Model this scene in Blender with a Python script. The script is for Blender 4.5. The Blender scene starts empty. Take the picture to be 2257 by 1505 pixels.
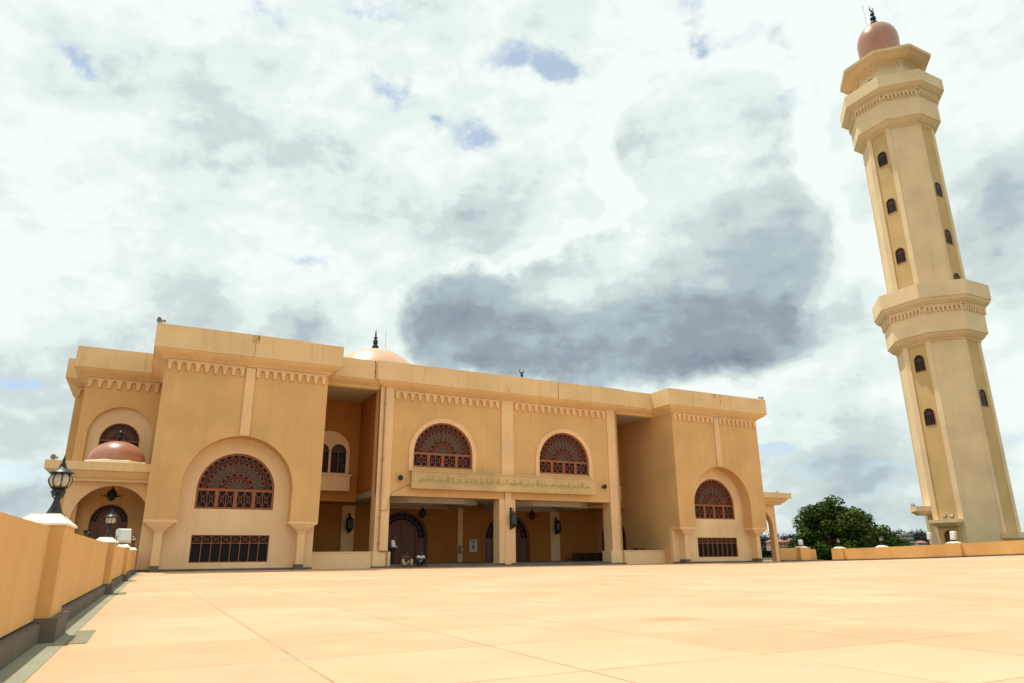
import bpy, bmesh, math, random
from mathutils import Vector, Matrix
from mathutils.geometry import tessellate_polygon
random.seed(7)
PI = math.pi
scene = bpy.context.scene
COL = scene.collection

# ------------------------------------------------------------------ frame of the mosque
PHI = 1.0917
O = Vector((-0.3214, 48.945, 0.0))
U = Vector((math.sin(PHI), math.cos(PHI), 0.0))
V = Vector((math.cos(PHI), -math.sin(PHI), 0.0))
ROTZ = PI / 2 - PHI
def world(u, v, w=0.0):
    return O + U * u + V * v + Vector((0, 0, w))
def L(u, v, w):                      # facade frame -> local coordinates of an object rotated by ROTZ
    return (u, -v, w)

# ------------------------------------------------------------------ mesh builder
class MB:
    def __init__(s): s.v = []; s.f = []; s.mi = []; s.m = 0
    def add(s, vs, fs):
        b = len(s.v); s.v += [tuple(p) for p in vs]
        for f in fs: s.f.append([b + i for i in f]); s.mi.append(s.m)
    def box(s, a, b):
        (x0, y0, z0), (x1, y1, z1) = a, b
        s.add([(x0,y0,z0),(x1,y0,z0),(x1,y1,z0),(x0,y1,z0),(x0,y0,z1),(x1,y0,z1),(x1,y1,z1),(x0,y1,z1)],
              [(0,3,2,1),(4,5,6,7),(0,1,5,4),(1,2,6,5),(2,3,7,6),(3,0,4,7)])
    def ubox(s, u0, u1, v0, v1, w0, w1):         # box in facade coordinates
        s.box((min(u0,u1), -max(v0,v1), w0), (max(u0,u1), -min(v0,v1), w1))
    def loft(s, rings, cap=True, closed=True):
        n = len(rings[0]); b = len(s.v)
        for r in rings: s.v += [tuple(p) for p in r]
        for i in range(len(rings) - 1):
            for j in range(n if closed else n - 1):
                k = (j + 1) % n
                s.f.append([b+i*n+j, b+i*n+k, b+(i+1)*n+k, b+(i+1)*n+j]); s.mi.append(s.m)
        if cap:
            s.f.append([b + j for j in range(n)][::-1]); s.mi.append(s.m)
            s.f.append([b + (len(rings)-1)*n + j for j in range(n)]); s.mi.append(s.m)
    def lathe(s, prof, c=(0,0,0), n=16, a0=0.0, cap=True):
        s.loft([[(c[0]+r*math.cos(a0+2*PI*j/n), c[1]+r*math.sin(a0+2*PI*j/n), c[2]+z) for j in range(n)] for r, z in prof], cap)
    def tube(s, pts, r, n=6, cap=True):
        pts = [Vector(p) for p in pts]; rings = []
        for i, p in enumerate(pts):
            t = (pts[min(i+1, len(pts)-1)] - pts[max(i-1, 0)]).normalized()
            a = t.orthogonal().normalized() if abs(t.z) > .9 else t.cross(Vector((0,0,1))).normalized()
            b = t.cross(a); rr = r[i] if isinstance(r, (list, tuple)) else r
            rings.append([p + (a*math.cos(2*PI*j/n) + b*math.sin(2*PI*j/n))*rr for j in range(n)])
        s.loft(rings, cap)
    def plate(s, outer, holes, v0, v1, P=None):
        """polygon (a,w) with holes, extruded between depths v0 and v1; P maps (a,v,w) to a point"""
        P = P or (lambda a, v, w: L(a, v, w))
        loops = [outer] + list(holes)
        tris = tessellate_polygon([[Vector((x, y, 0)) for x, y in l] for l in loops])
        flat = [p for l in loops for p in l]; n = len(flat)
        vs = [P(x, v0, y) for x, y in flat] + [P(x, v1, y) for x, y in flat]
        fs = [tuple(t) for t in tris] + [tuple(i + n for i in t) for t in tris]
        k = 0
        for l in loops:
            for i in range(len(l)):
                j = (i + 1) % len(l); fs.append((k+i, k+j, n+k+j, n+k+i))
            k += len(l)
        s.add(vs, fs)
    def bar(s, a, b, wd, v0, v1, P=None):
        """flat bar between two (a,w) points"""
        a = Vector(a); b = Vector(b); d = (b - a)
        if d.length < 1e-6: return
        nrm = Vector((-d.y, d.x)).normalized() * wd / 2
        s.plate([tuple(a+nrm), tuple(b+nrm), tuple(b-nrm), tuple(a-nrm)], [], v0, v1, P)
    def build(s, name, mat, parent=None, smooth=False, recalc=True):
        me = bpy.data.meshes.new(name); me.from_pydata(s.v, [], s.f)
        mats = mat if isinstance(mat, (list, tuple)) else [mat]
        for m in mats: me.materials.append(m)
        if len(mats) > 1:
            for p, i in zip(me.polygons, s.mi): p.material_index = i
        if recalc:
            bm = bmesh.new(); bm.from_mesh(me); bmesh.ops.recalc_face_normals(bm, faces=bm.faces); bm.to_mesh(me); bm.free()
        if smooth:
            for p in me.polygons: p.use_smooth = True
            try: me.set_sharp_from_angle(angle=math.radians(40))
            except Exception: pass
        o = bpy.data.objects.new(name, me); COL.objects.link(o)
        if parent: o.parent = parent
        return o

def tag(o, label=None, cat=None, group=None, kind=None):
    if label: o['label'] = label
    if cat: o['category'] = cat
    if group: o['group'] = group
    if kind: o['kind'] = kind
    return o
def empty(name, loc=(0,0,0), rz=0.0, label=None, cat=None, group=None):
    o = bpy.data.objects.new(name, None); COL.objects.link(o)
    o.location = loc; o.rotation_euler = (0, 0, rz); o.empty_display_size = .3
    return tag(o, label, cat, group)
def copy_tree(o, parent=None):
    c = o.copy(); COL.objects.link(c)
    if parent: c.parent = parent
    for ch in [x for x in COL.objects if x.parent == o]: copy_tree(ch, c)
    return c
def arc(cx, cy, r, a0, a1, n):
    return [(cx + r*math.cos(a0 + (a1-a0)*i/n), cy + r*math.sin(a0 + (a1-a0)*i/n)) for i in range(n+1)]
def arch(cx, hw, w0, spring, n=24):              # closed arch outline, counter-clockwise
    return [(cx-hw, w0), (cx+hw, w0)] + arc(cx, spring, hw, 0, PI, n)

# ------------------------------------------------------------------ materials
def nt(name):
    m = bpy.data.materials.new(name); m.use_nodes = True
    t = m.node_tree; t.nodes.clear()
    out = t.nodes.new('ShaderNodeOutputMaterial'); b = t.nodes.new('ShaderNodeBsdfPrincipled')
    t.links.new(b.outputs[0], out.inputs[0]); return m, t, b
def node(t, kind, **kw):
    n = t.nodes.new(kind)
    for k, v in kw.items():
        if k.startswith('i_'): n.inputs[k[2:].replace('_', ' ')].default_value = v
        else: setattr(n, k, v)
    return n
def mixc(t, fac, a, b, mode='MIX'):
    n = t.nodes.new('ShaderNodeMix'); n.data_type = 'RGBA'; n.blend_type = mode
    for sock, val in ((n.inputs[0], fac), (n.inputs[6], a), (n.inputs[7], b)):
        if hasattr(val, 'is_output') or isinstance(val, bpy.types.NodeSocket): t.links.new(val, sock)
        else: sock.default_value = val if not isinstance(val, tuple) or len(val) == 4 else (*val, 1)
    return n.outputs[2]
def mth(t, op, a, b=None, c=None, clamp=False):
    n = t.nodes.new('ShaderNodeMath'); n.operation = op; n.use_clamp = clamp
    for i, x in enumerate((a, b, c)):
        if x is None: continue
        if isinstance(x, bpy.types.NodeSocket): t.links.new(x, n.inputs[i])
        else: n.inputs[i].default_value = x
    return n.outputs[0]
def rng(t, v, a, b, c=0.0, d=1.0, smooth=False):
    n = t.nodes.new('ShaderNodeMapRange'); n.interpolation_type = 'SMOOTHSTEP' if smooth else 'LINEAR'
    t.links.new(v, n.inputs[0])
    for i, x in zip((1,2,3,4), (a,b,c,d)): n.inputs[i].default_value = x
    return n.outputs[0]
def noise(t, vec, scale, detail=4, rough=.55, dist=0.0):
    n = t.nodes.new('ShaderNodeTexNoise'); n.inputs['Scale'].default_value = scale
    n.inputs['Detail'].default_value = detail; n.inputs['Roughness'].default_value = rough
    n.inputs['Distortion'].default_value = dist
    t.links.new(vec, n.inputs['Vector']); return n.outputs['Fac']
def plaster(name, col, var=.07, rough=.82, bump=.25, streak=.10):
    m, t, b = nt(name)
    geo = t.nodes.new('ShaderNodeNewGeometry'); pos = geo.outputs['Position']
    c2 = tuple(x*(1-var*1.6) for x in col); c1 = tuple(min(1, x*(1+var)) for x in col)
    c = mixc(t, rng(t, noise(t, pos, .45, 5), .3, .7), c2, c1)
    # rain streaks: noise stretched down the wall
    mp = t.nodes.new('ShaderNodeMapping'); mp.inputs['Scale'].default_value = (2.2, 2.2, .12); t.links.new(pos, mp.inputs[0])
    c = mixc(t, rng(t, noise(t, mp.outputs[0], 1.6, 5, .6), .56, .78, 0, streak*2.4), c, (col[0]*.62, col[1]*.55, col[2]*.5))
    c = mixc(t, rng(t, noise(t, pos, 7, 5, .65), .45, .8, 0, .10), c, (col[0]*.6, col[1]*.55, col[2]*.5))
    t.links.new(c, b.inputs['Base Color']); b.inputs['Roughness'].default_value = rough
    b.inputs['Specular IOR Level'].default_value = .25
    bp = t.nodes.new('ShaderNodeBump'); bp.inputs['Strength'].default_value = bump; bp.inputs['Distance'].default_value = .01
    t.links.new(noise(t, pos, 26, 4, .7), bp.inputs['Height']); t.links.new(bp.outputs[0], b.inputs['Normal'])
    return m
def plain(name, col, rough=.5, metal=0.0, var=.08, scale=6.0, spec=.5):
    m, t, b = nt(name)
    tc = t.nodes.new('ShaderNodeTexCoord')
    f = noise(t, tc.outputs['Object'], scale, 4)
    c = mixc(t, rng(t, f, .3, .7), tuple(x*(1-var) for x in col), tuple(min(1, x*(1+var)) for x in col))
    t.links.new(c, b.inputs['Base Color']); b.inputs['Roughness'].default_value = rough
    b.inputs['Metallic'].default_value = metal; b.inputs['Specular IOR Level'].default_value = spec
    return m

M = {}
M['ochre'] = plaster('ochre_render', (.69, .412, .172), streak=.13)
M['cream'] = plaster('cream_render', (.80, .56, .315), streak=.14)
M['fascia'] = plaster('fascia_render', (.80, .55, .285), streak=.24)
M['trim'] = plaster('trim_render', (.82, .535, .285), streak=.08)
M['inner'] = plaster('recess_shade_render', (.42, .165, .032), streak=.05)  # darker, redder copy of the wall paint: recess shade put into the colour
M['minaret'] = plaster('minaret_render', (.80, .60, .36), streak=.13)
M['minaret_panel'] = plaster('minaret_panel_render', (.61, .415, .18), streak=.12)
M['parapet'] = plaster('parapet_render', (.70, .415, .155), var=.10, streak=.12)
M['cap'] = plaster('cap_paint', (.82, .78, .62), var=.04, streak=.08)
M['plinth'] = plaster('grey_cement', (.16, .135, .11), var=.18, rough=.9, bump=.6, streak=.14)
M['bounce_ground'] = plaster('bounce_cut_ground', (.26, .20, .14), var=.15, rough=.9, bump=.6)  # tone set to cut bounced light near the left wing
M['pad'] = plaster('cement_pad', (.235, .215, .135), var=.12, rough=.9, bump=.4, streak=.05)
M['gutter'] = plaster('gutter_cement', (.29, .28, .195), var=.12, rough=.9, bump=.4, streak=.05)
M['ceiling'] = plaster('ceiling_paint', (.46, .38, .29), var=.04, streak=.02)
M['wood'] = plain('orange_wood', (.28, .075, .018), .5, var=.15, scale=9)
M['lattice'] = plain('lattice_wood', (.21, .055, .020), .55, var=.12, scale=9)
M['doorwood'] = plain('door_wood', (.145, .048, .016), .45, var=.2, scale=5)
M['glass'] = plain('dark_glass', (.007, .007, .009), .45, var=.05, spec=.15)
M['frost'] = plain('frosted_glass', (.06, .038, .022), .5, var=.3, scale=2)
M['iron'] = plain('black_iron', (.022, .02, .018), .42, .3, var=.25, scale=30)
M['dome'] = plain('dome_paint', (.40, .185, .115), .3, var=.07, scale=3)
M['bigdome'] = plain('pale_dome_paint', (.66, .39, .24), .34, var=.05, scale=.6)
M['green'] = plain('green_lettering', (.33, .29, .10), .6, var=.15)
M['stone'] = plaster('carved_stone', (.62, .43, .20), var=.12, streak=.12, bump=.6)
M['lampglass'] = plain('globe_glass', (.46, .38, .30), .12, var=.3, scale=5)
M['white'] = plain('white_enamel', (.66, .66, .62), .4, var=.05)
M['greymetal'] = plain('grey_metal', (.30, .28, .26), .45, .2, var=.1)
M['pipe'] = plain('pipe_paint', (.40, .22, .11), .5, var=.08)
M['crack'] = plain('crack_line', (.06, .035, .02), .9, var=.3)  # dark brown of the cornice cracks
M['red'] = plain('red_enamel', (.30, .03, .02), .35, var=.1)
M['paper'] = plain('notice_paper', (.62, .68, .60), .7, var=.05)
M['ink'] = plain('notice_ink', (.12, .20, .14), .7, var=.3)
M['skin'] = plain('dark_skin', (.085, .042, .025), .5, var=.08)
M['hair'] = plain('black_hair', (.008, .007, .006), .8, var=.2)
M['shirt_white'] = plain('white_shirt', (.62, .63, .68), .8, var=.06)
M['shirt_brown'] = plain('brown_shirt', (.13, .055, .045), .85, var=.1)
M['khaki'] = plain('khaki_cloth', (.48, .40, .25), .85, var=.08)
M['black'] = plain('black_cloth', (.012, .012, .016), .85, var=.2)
M['redcloth'] = plain('red_cloth', (.28, .03, .03), .85, var=.1)
M['navy'] = plain('navy_cloth', (.02, .02, .07), .85, var=.1)
M['bark'] = plain('tree_bark', (.10, .07, .045), .9, var=.25, scale=12)
M['roofred'] = plain('red_roof', (.34, .12, .08), .7, var=.15, scale=1)
M['farwall'] = plain('pale_wall', (.42, .38, .34), .8, var=.08, scale=1)
M['farpink'] = plain('pink_wall', (.42, .22, .16), .8, var=.1, scale=1)
M['farwin'] = plain('far_window', (.05, .055, .06), .3, var=.1)
def foliage(name, dark, light, sc=1.2):
    m, t, b = nt(name)
    geo = t.nodes.new('ShaderNodeNewGeometry')
    at = t.nodes.new('ShaderNodeAttribute'); at.attribute_name = 'tint'
    c = mixc(t, at.outputs['Fac'], dark, light)
    c = mixc(t, rng(t, noise(t, geo.outputs['Position'], sc, 3), .35, .7), c, tuple(x*.75 for x in dark))
    t.links.new(c, b.inputs['Base Color']); b.inputs['Roughness'].default_value = .6
    b.inputs['Specular IOR Level'].default_value = .08
    b.inputs['Transmission Weight'].default_value = 0
    return m
M['leaf'] = foliage('broad_leaves', (.015, .036, .005), (.105, .165, .014))
M['leaf_light'] = foliage('light_leaves', (.05, .09, .014), (.15, .21, .03))
M['farleaf'] = foliage('distant_leaves', (.010, .018, .018), (.022, .034, .030), .06)
def grass_mat():
    m, t, b = nt('far_ground')
    geo = t.nodes.new('ShaderNodeNewGeometry')
    c = mixc(t, rng(t, noise(t, geo.outputs['Position'], .03, 5), .35, .65), (.035, .06, .025), (.11, .09, .05))
    t.links.new(c, b.inputs['Base Color']); b.inputs['Roughness'].default_value = .9; return m
M['ground'] = grass_mat()

def terrace_mat():
    m, t, b = nt('terrazzo_paving')
    tc = t.nodes.new('ShaderNodeTexCoord'); pos = tc.outputs['Object']
    sx = t.nodes.new('ShaderNodeSeparateXYZ'); t.links.new(pos, sx.inputs[0])
    x = sx.outputs[0]; y = sx.outputs[1]      # x = u, y = -v
    PU, PV = 1.6, 1.55
    def line(coord, off, pitch, wd):
        q = mth(t, 'DIVIDE', mth(t, 'SUBTRACT', coord, off), pitch)
        fr = mth(t, 'ABSOLUTE', mth(t, 'SUBTRACT', q, mth(t, 'ROUND', q)))
        d = mth(t, 'MULTIPLY', fr, pitch)
        return rng(t, d, wd*.45, wd, 1, 0)
    wob = mth(t, 'MULTIPLY', mth(t, 'SUBTRACT', noise(t, pos, 9, 2), .5), .018)
    xw = mth(t, 'ADD', x, wob); yw = mth(t, 'ADD', y, wob)
    thin = mth(t, 'MAXIMUM', line(xw, -21.1, PU, .012), line(yw, -39.3, PV, .012))
    thin = mth(t, 'MULTIPLY', thin, rng(t, x, -22.4, -22.3))
    thin = mth(t, 'MULTIPLY', thin, rng(t, noise(t, pos, .7, 3), .34, .55, .35, 1))
    major = mth(t, 'MAXIMUM', line(xw, -21.1+3*PU, PU*7, .014), line(yw, -39.3+4*PV, PV*7, .014))
    # panel tint
    fl = t.nodes.new('ShaderNodeCombineXYZ')
    t.links.new(mth(t, 'FLOOR', mth(t, 'DIVIDE', mth(t, 'SUBTRACT', x, -21.1), PU)), fl.inputs[0])
    t.links.new(mth(t, 'FLOOR', mth(t, 'DIVIDE', mth(t, 'SUBTRACT', y, -39.3), PV)), fl.inputs[1])
    wn = t.nodes.new('ShaderNodeTexWhiteNoise'); wn.noise_dimensions = '2D'; t.links.new(fl.outputs[0], wn.inputs['Vector'])
    base = mixc(t, wn.outputs['Value'], (.535, .35, .20), (.62, .42, .25))
    base = mixc(t, rng(t, noise(t, pos, .28, 5), .35, .68), base, (.53, .315, .16))
    base = mixc(t, rng(t, noise(t, pos, 1.3, 6, .6), .50, .72, 0, .45), base, (.67, .46, .25))
    # terrazzo grains
    g1 = rng(t, noise(t, pos, 95, 3, .6), .58, .68)
    g2 = rng(t, noise(t, pos, 90, 2, .6), .30, .40, 1, 0)
    base = mixc(t, mth(t, 'MULTIPLY', g1, .50), base, (.36, .19, .09))
    base = mixc(t, mth(t, 'MULTIPLY', g2, .40), base, (.82, .72, .52))
    # a greyish replaced slab and rust stains, where the photograph has them
    def spot(cu, cv, ru, rv, p=1.0):
        dx = mth(t, 'DIVIDE', mth(t, 'SUBTRACT', x, cu), ru); dy = mth(t, 'DIVIDE', mth(t, 'SUBTRACT', y, -cv), rv)
        n2 = mth(t, 'ADD', mth(t, 'MULTIPLY', dx, dx), mth(t, 'MULTIPLY', dy, dy))
        n2 = mth(t, 'ADD', n2, mth(t, 'MULTIPLY', mth(t, 'SUBTRACT', noise(t, pos, 2.4, 4), .5), 1.6))
        return rng(t, n2, .15, 1.0, p, 0)
    for cu, cv, ru, rv, p in ((-16.6, 36.6, .55, .35, .75), (-6.5, 26.5, 1.6, .6, .35), (4.5, 19.5, 1.4, .5, .4), (-17.5, 21, 2.5, 1.2, .25)):
        base = mixc(t, spot(cu, cv, ru, rv, p*.8), base, (.48, .23, .09))
    for cu, cv in ((-11.3, 35.4), (-9.7, 33.8)):
        bx = rng(t, mth(t, 'ABSOLUTE', mth(t, 'SUBTRACT', x, cu)), .76, .80, 1, 0); by = rng(t, mth(t, 'ABSOLUTE', mth(t, 'SUBTRACT', y, -cv)), .74, .78, 1, 0)
        base = mixc(t, mth(t, 'MULTIPLY', mth(t, 'MULTIPLY', bx, by), .45), base, (.50, .46, .26))
    base = mixc(t, mth(t, 'MULTIPLY', major, .9), base, (.30, .28, .22))
    base = mixc(t, mth(t, 'MULTIPLY', thin, .8), base, (.27, .13, .06))
    t.links.new(base, b.inputs['Base Color'])
    t.links.new(rng(t, noise(t, pos, 1.1, 4), .3, .7, .50, .78), b.inputs['Roughness'])
    b.inputs['Specular IOR Level'].default_value = .3
    bp = t.nodes.new('ShaderNodeBump'); bp.inputs['Strength'].default_value = .35; bp.inputs['Distance'].default_value = .004
    hgt = mth(t, 'SUBTRACT', mth(t, 'MULTIPLY', noise(t, pos, 60, 3), .5), mth(t, 'MULTIPLY', thin, 1.0))
    t.links.new(hgt, bp.inputs['Height']); t.links.new(bp.outputs[0], b.inputs['Normal'])
    return m
M['terrace'] = terrace_mat()

# ------------------------------------------------------------------ terrace, ground, hills
def sst(x, a, b):
    q = max(0, min(1, (x-a)/(b-a))); return q*q*(3-2*q)
def rise(u, v):
    return .45 * max(0, min(1, (v-.4)/16.0))**1.3 * sst(u, 14, 31)
tm = MB(); nu, nv = 60, 56
us = [-23.5 + 55.4*i/nu for i in range(nu+1)]; vs_ = [-16 + 76*j/nv for j in range(nv+1)]
tm.add([L(u, v, rise(u, v)) for v in vs_ for u in us],
       [(j*(nu+1)+i, j*(nu+1)+i+1, (j+1)*(nu+1)+i+1, (j+1)*(nu+1)+i) for j in range(nv) for i in range(nu)])
terrace = tm.build('terrace', M['terrace']); terrace.location = O; terrace.rotation_euler.z = ROTZ
tag(terrace, kind='structure')
for p in terrace.data.polygons: p.use_smooth = True
pm = MB(); pm.ubox(-60, -23.502, -60, 60, -.3, -.02)  # unseen path added past the wall, dark to cut bounce onto the wing
pw = pm.build('path', M['bounce_ground']); pw.location = O; pw.rotation_euler.z = ROTZ; tag(pw, kind='structure')
tb = MB(); tb.ubox(-23.4, 31.9, -16, 60, -6.2, -.15)
tw = tb.build('terrace_base', M['plinth']); tw.location = O; tw.rotation_euler.z = ROTZ; tag(tw, kind='structure')
g = MB(); g.add([(-3000,-1500,-6),(3500,-1500,-6),(3500,5000,-6),(-3000,5000,-6)], [(0,1,2,3)])
tag(g.build('ground', M['ground'], recalc=False), kind='structure')

def hills():
    h = MB(); nx, ny = 90, 24
    rnd = random.Random(3); ph = [rnd.uniform(0, 6) for _ in range(8)]
    def z(x, y):
        r = .5 + .5*math.sin((x-480)/300.0 + .2)
        n = sum(math.sin(x*(.009*1.7**i) + ph[i])*math.cos(y*(.007*1.7**i) + ph[i+4])*(.55**i) for i in range(4))
        return -6 + (11.5 + 3.2*n + 3*r) * sst(y, 480, 720) * (1-sst(y, 900, 1300))
    hz.append(z)
    xs = [-900 + 2300*i/nx for i in range(nx+1)]; ys = [470 + 850*j/ny for j in range(ny+1)]
    h.add([(x, y, z(x, y)-.4) for y in ys for x in xs],
          [(j*(nx+1)+i, j*(nx+1)+i+1, (j+1)*(nx+1)+i+1, (j+1)*(nx+1)+i) for j in range(ny) for i in range(nx)])
    tag(h.build('hills', M['ground'], smooth=False), kind='structure')
hz = []; hills()

# leaf-clump builder
def leaf_mesh(clumps, n_leaf, size, rnd, name, mat, parent=None, flat=.6):
    vs, fs, tint = [], [], []
    for (c, r) in clumps:
        k = int(n_leaf * r*r)
        ct = rnd.uniform(-.25, .25)
        for _ in range(k):
            d = Vector((rnd.gauss(0,1), rnd.gauss(0,1), rnd.gauss(0,1))).normalized()
            q = Vector(c) + Vector((d.x, d.y, d.z*.85)) * r * (rnd.random()**.35)
            nrm = (d + Vector((rnd.uniform(-.8,.8), rnd.uniform(-.8,.8), rnd.uniform(-.2,1.0)))).normalized()
            a = nrm.orthogonal().normalized(); a = Matrix.Rotation(rnd.uniform(0, 6.28), 3, nrm) @ a; b = nrm.cross(a)
            s = size * rnd.uniform(.6, 1.3); e = s*flat
            i = len(vs)
            vs += [tuple(q-a*s*.5), tuple(q+b*e*.5+nrm*s*.08), tuple(q+a*s*.5), tuple(q-b*e*.5+nrm*s*.08)]
            fs.append((i, i+1, i+2, i+3)); tint.append(max(0, min(1, rnd.random()*.8 + ct + .12)))
    me = bpy.data.meshes.new(name); me.from_pydata(vs, [], fs); me.materials.append(mat)
    at = me.attributes.new('tint', 'FLOAT', 'FACE'); at.data.foreach_set('value', tint)
    o = bpy.data.objects.new(name, me); COL.objects.link(o)
    if parent: o.parent = parent
    return o
def tree(name, base, crown_clumps, n_leaf, size, mat, seed, trunk_r, trunk_h, label, group=None):
    rnd = random.Random(seed)
    t = empty(name, base, 0, label, 'tree', group)
    tk = MB(); top = Vector((rnd.uniform(-.4,.4), rnd.uniform(-.4,.4), trunk_h))
    tk.tube([(0,0,-.2), (.05,.02,trunk_h*.4), tuple(top)], [trunk_r*1.35, trunk_r, trunk_r*.75], 9)
    for c, r in crown_clumps[::2]:
        c = Vector(c); mid = top.lerp(c, .5) + Vector((0,0,-.06*(c-top).length))
        tk.tube([tuple(top*.92), tuple(mid), tuple(c)], [trunk_r*.5, trunk_r*.28, trunk_r*.08], 6)
    tk.build('trunk', M['bark'], t, True)
    leaf_mesh(crown_clumps, n_leaf, size, rnd, 'crown', mat, t)
    return t
def crown(rnd, rx, ry, rz, zc, n, rmin, rmax, hollow=.55, lean=0.0):
    out = []
    while len(out) < n:
        d = Vector((rnd.uniform(-1,1), rnd.uniform(-1,1), rnd.uniform(-.8,1)))
        if not hollow < d.length < 1: continue
        if d.z < -.5 and rnd.random() < .5: continue
        out.append(((d.x*rx + lean*d.z, d.y*ry, zc + d.z*rz), rnd.uniform(rmin, rmax)))
    return out
rr = random.Random(11)
# big broad tree: silhouette about 11.5 m wide seen at 95 m, top 8.6 m above the terrace
cl = crown(rr, 5.1, 4.6, 6.7, 6.6, 96, .9, 1.8, .4)
cl += [((-4.6+.2*i, rr.uniform(-2,2), 4.2+.9*rr.random()), 1.15) for i in range(4)]
cl += [((4.3, 0, 9.3), .9), ((4.4, .4, 8.0), 1.1), ((4.8, -.3, 6.4), 1.2), ((5.0, .2, 4.8), 1.3)]
cl = [((x, y, z), r) for (x, y, z), r in cl if z + r*.7 < 14.4 - .15*abs(x)**1.75] + [((5.0, 0, 11.0), .7), ((5.1, .3, 10.0), .9), ((5.3, 0, 8.8), 1.1), ((5.8, -.2, 7.4), 1.1)]
tree('broad_tree', (42.3, 95, -6), cl, 190, .40, M['leaf'], 5, .45, 4.5,
     'large dense dark green tree standing behind the low wall between mosque and minaret')
cl = crown(rr, 2.0, 1.9, 3.3, 6.5, 30, .7, 1.1, .3)
tree('slender_tree', (50.7, 97, -6), cl, 230, .4, M['leaf'], 6, .2, 4.0,
     'smaller dark green tree with a peaked crown on the right edge of the big tree')
cl = crown(rr, 2.7, 1.8, 2.5, 4.9, 28, .6, 1.0, .3)
tree('young_tree', (46.6, 88, -6), cl, 210, .42, M['leaf_light'], 8, .15, 3.0,
     'low bright green tree in front of the bigger trees beside the minaret')

def forest():
    rnd = random.Random(21); vs, fs, tint = [], [], []
    z = hz[0]
    for _ in range(2300):
        y = rnd.uniform(560, 800); x = rnd.uniform(.30, .70)*y if rnd.random() < .62 else rnd.uniform(-.2, 1.1)*y
        r = rnd.uniform(3.0, 5.5) * (1.35 if rnd.random() < .08 else 1); hh = r*rnd.uniform(1.0, 1.7); ct = rnd.random()
        c = Vector((x, y, z(x, y) + hh*.55))
        for _k in range(60):
            d = Vector((rnd.gauss(0,1), rnd.gauss(0,1), rnd.gauss(.2,1))).normalized()
            q = c + Vector((d.x*r, d.y*r, d.z*hh)) * rnd.uniform(.65, 1.0)
            n = (d + Vector((0,0,.4))).normalized(); a = n.orthogonal().normalized(); b = n.cross(a); s = rnd.uniform(.55, 1.25)
            i = len(vs); vs += [tuple(q-a*s), tuple(q+b*s), tuple(q+a*s), tuple(q-b*s)]
            fs.append((i,i+1,i+2,i+3)); tint.append(min(1, ct*.6+rnd.random()*.4))
    me = bpy.data.meshes.new('forest'); me.from_pydata(vs, [], fs); me.materials.append(M['farleaf'])
    at = me.attributes.new('tint', 'FLOAT', 'FACE'); at.data.foreach_set('value', tint)
    o = bpy.data.objects.new('forest', me); COL.objects.link(o)
    tag(o, 'dark green wood covering the distant hill behind the minaret', 'forest', kind='stuff')
forest()

def far_house(loc, w, d, floors, fh, cols, wall, label, roof=None, rz=0.0, gridded=False):
    h = empty('distant_house', loc, rz, label, 'building', 'distant houses on the hillside')
    H = floors*fh
    b = MB(); b.box((-w/2, -d/2, 0), (w/2, d/2, H)); b.build('wall', wall, h)
    if roof:
        r = MB(); e = .6
        r.add([(-w/2-e,-d/2-e,H),(w/2+e,-d/2-e,H),(w/2+e,d/2+e,H),(-w/2-e,d/2+e,H),(-w/2+d*.4,0,H+d*.28),(w/2-d*.4,0,H+d*.28)],
              [(0,1,5,4),(1,2,5),(2,3,4,5),(3,0,4),(3,2,1,0)]); r.build('roof', roof, h)
    else:
        r = MB(); r.box((-w/2-.3,-d/2-.3,H), (w/2+.3,d/2+.3,H+.5)); r.box((-w/6,-d/4,H+.5),(w/6,d/4,H+1.8)); r.build('roof', wall, h)
    for f in range(floors):
        for c in range(cols):
            cx = -w/2 + w*(c+.5)/cols; ww = w/cols*.34*(1.25 if gridded else 1)
            m = MB(); m.box((cx-ww, -d/2-.12, f*fh+fh*.22), (cx+ww, -d/2+.05, f*fh+fh*.80)); m.build('window', M['farwin'], h)
def azpt(px, D):   # distance to the right of a point D metres ahead
    return (px-1128.5)/1527.0*D*.9635
far_house((azpt(1990,540), 540, 4.6), 8.5, 7, 3, 2.7, 3, M['farwall'], 'white three storey block with a grid of windows on the far hill', gridded=True, rz=-.15)
far_house((azpt(1705,500), 500, 1.8), 11, 8, 2, 2.9, 4, M['farpink'], 'pinkish house with red roof seen through the portico arch on the right', M['roofred'], rz=.1)
far_house((azpt(1738,500), 500, 1.8), 8, 8, 2, 2.9, 3, M['farpink'], 'pinkish house with red roof just right of the portico', M['roofred'], rz=-.1)
far_house((azpt(2022,520), 520, 4.0), 6, 5, 1, 2.6, 3, M['farwall'], 'low house with a red roof between the white block and the minaret', M['roofred'])

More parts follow.
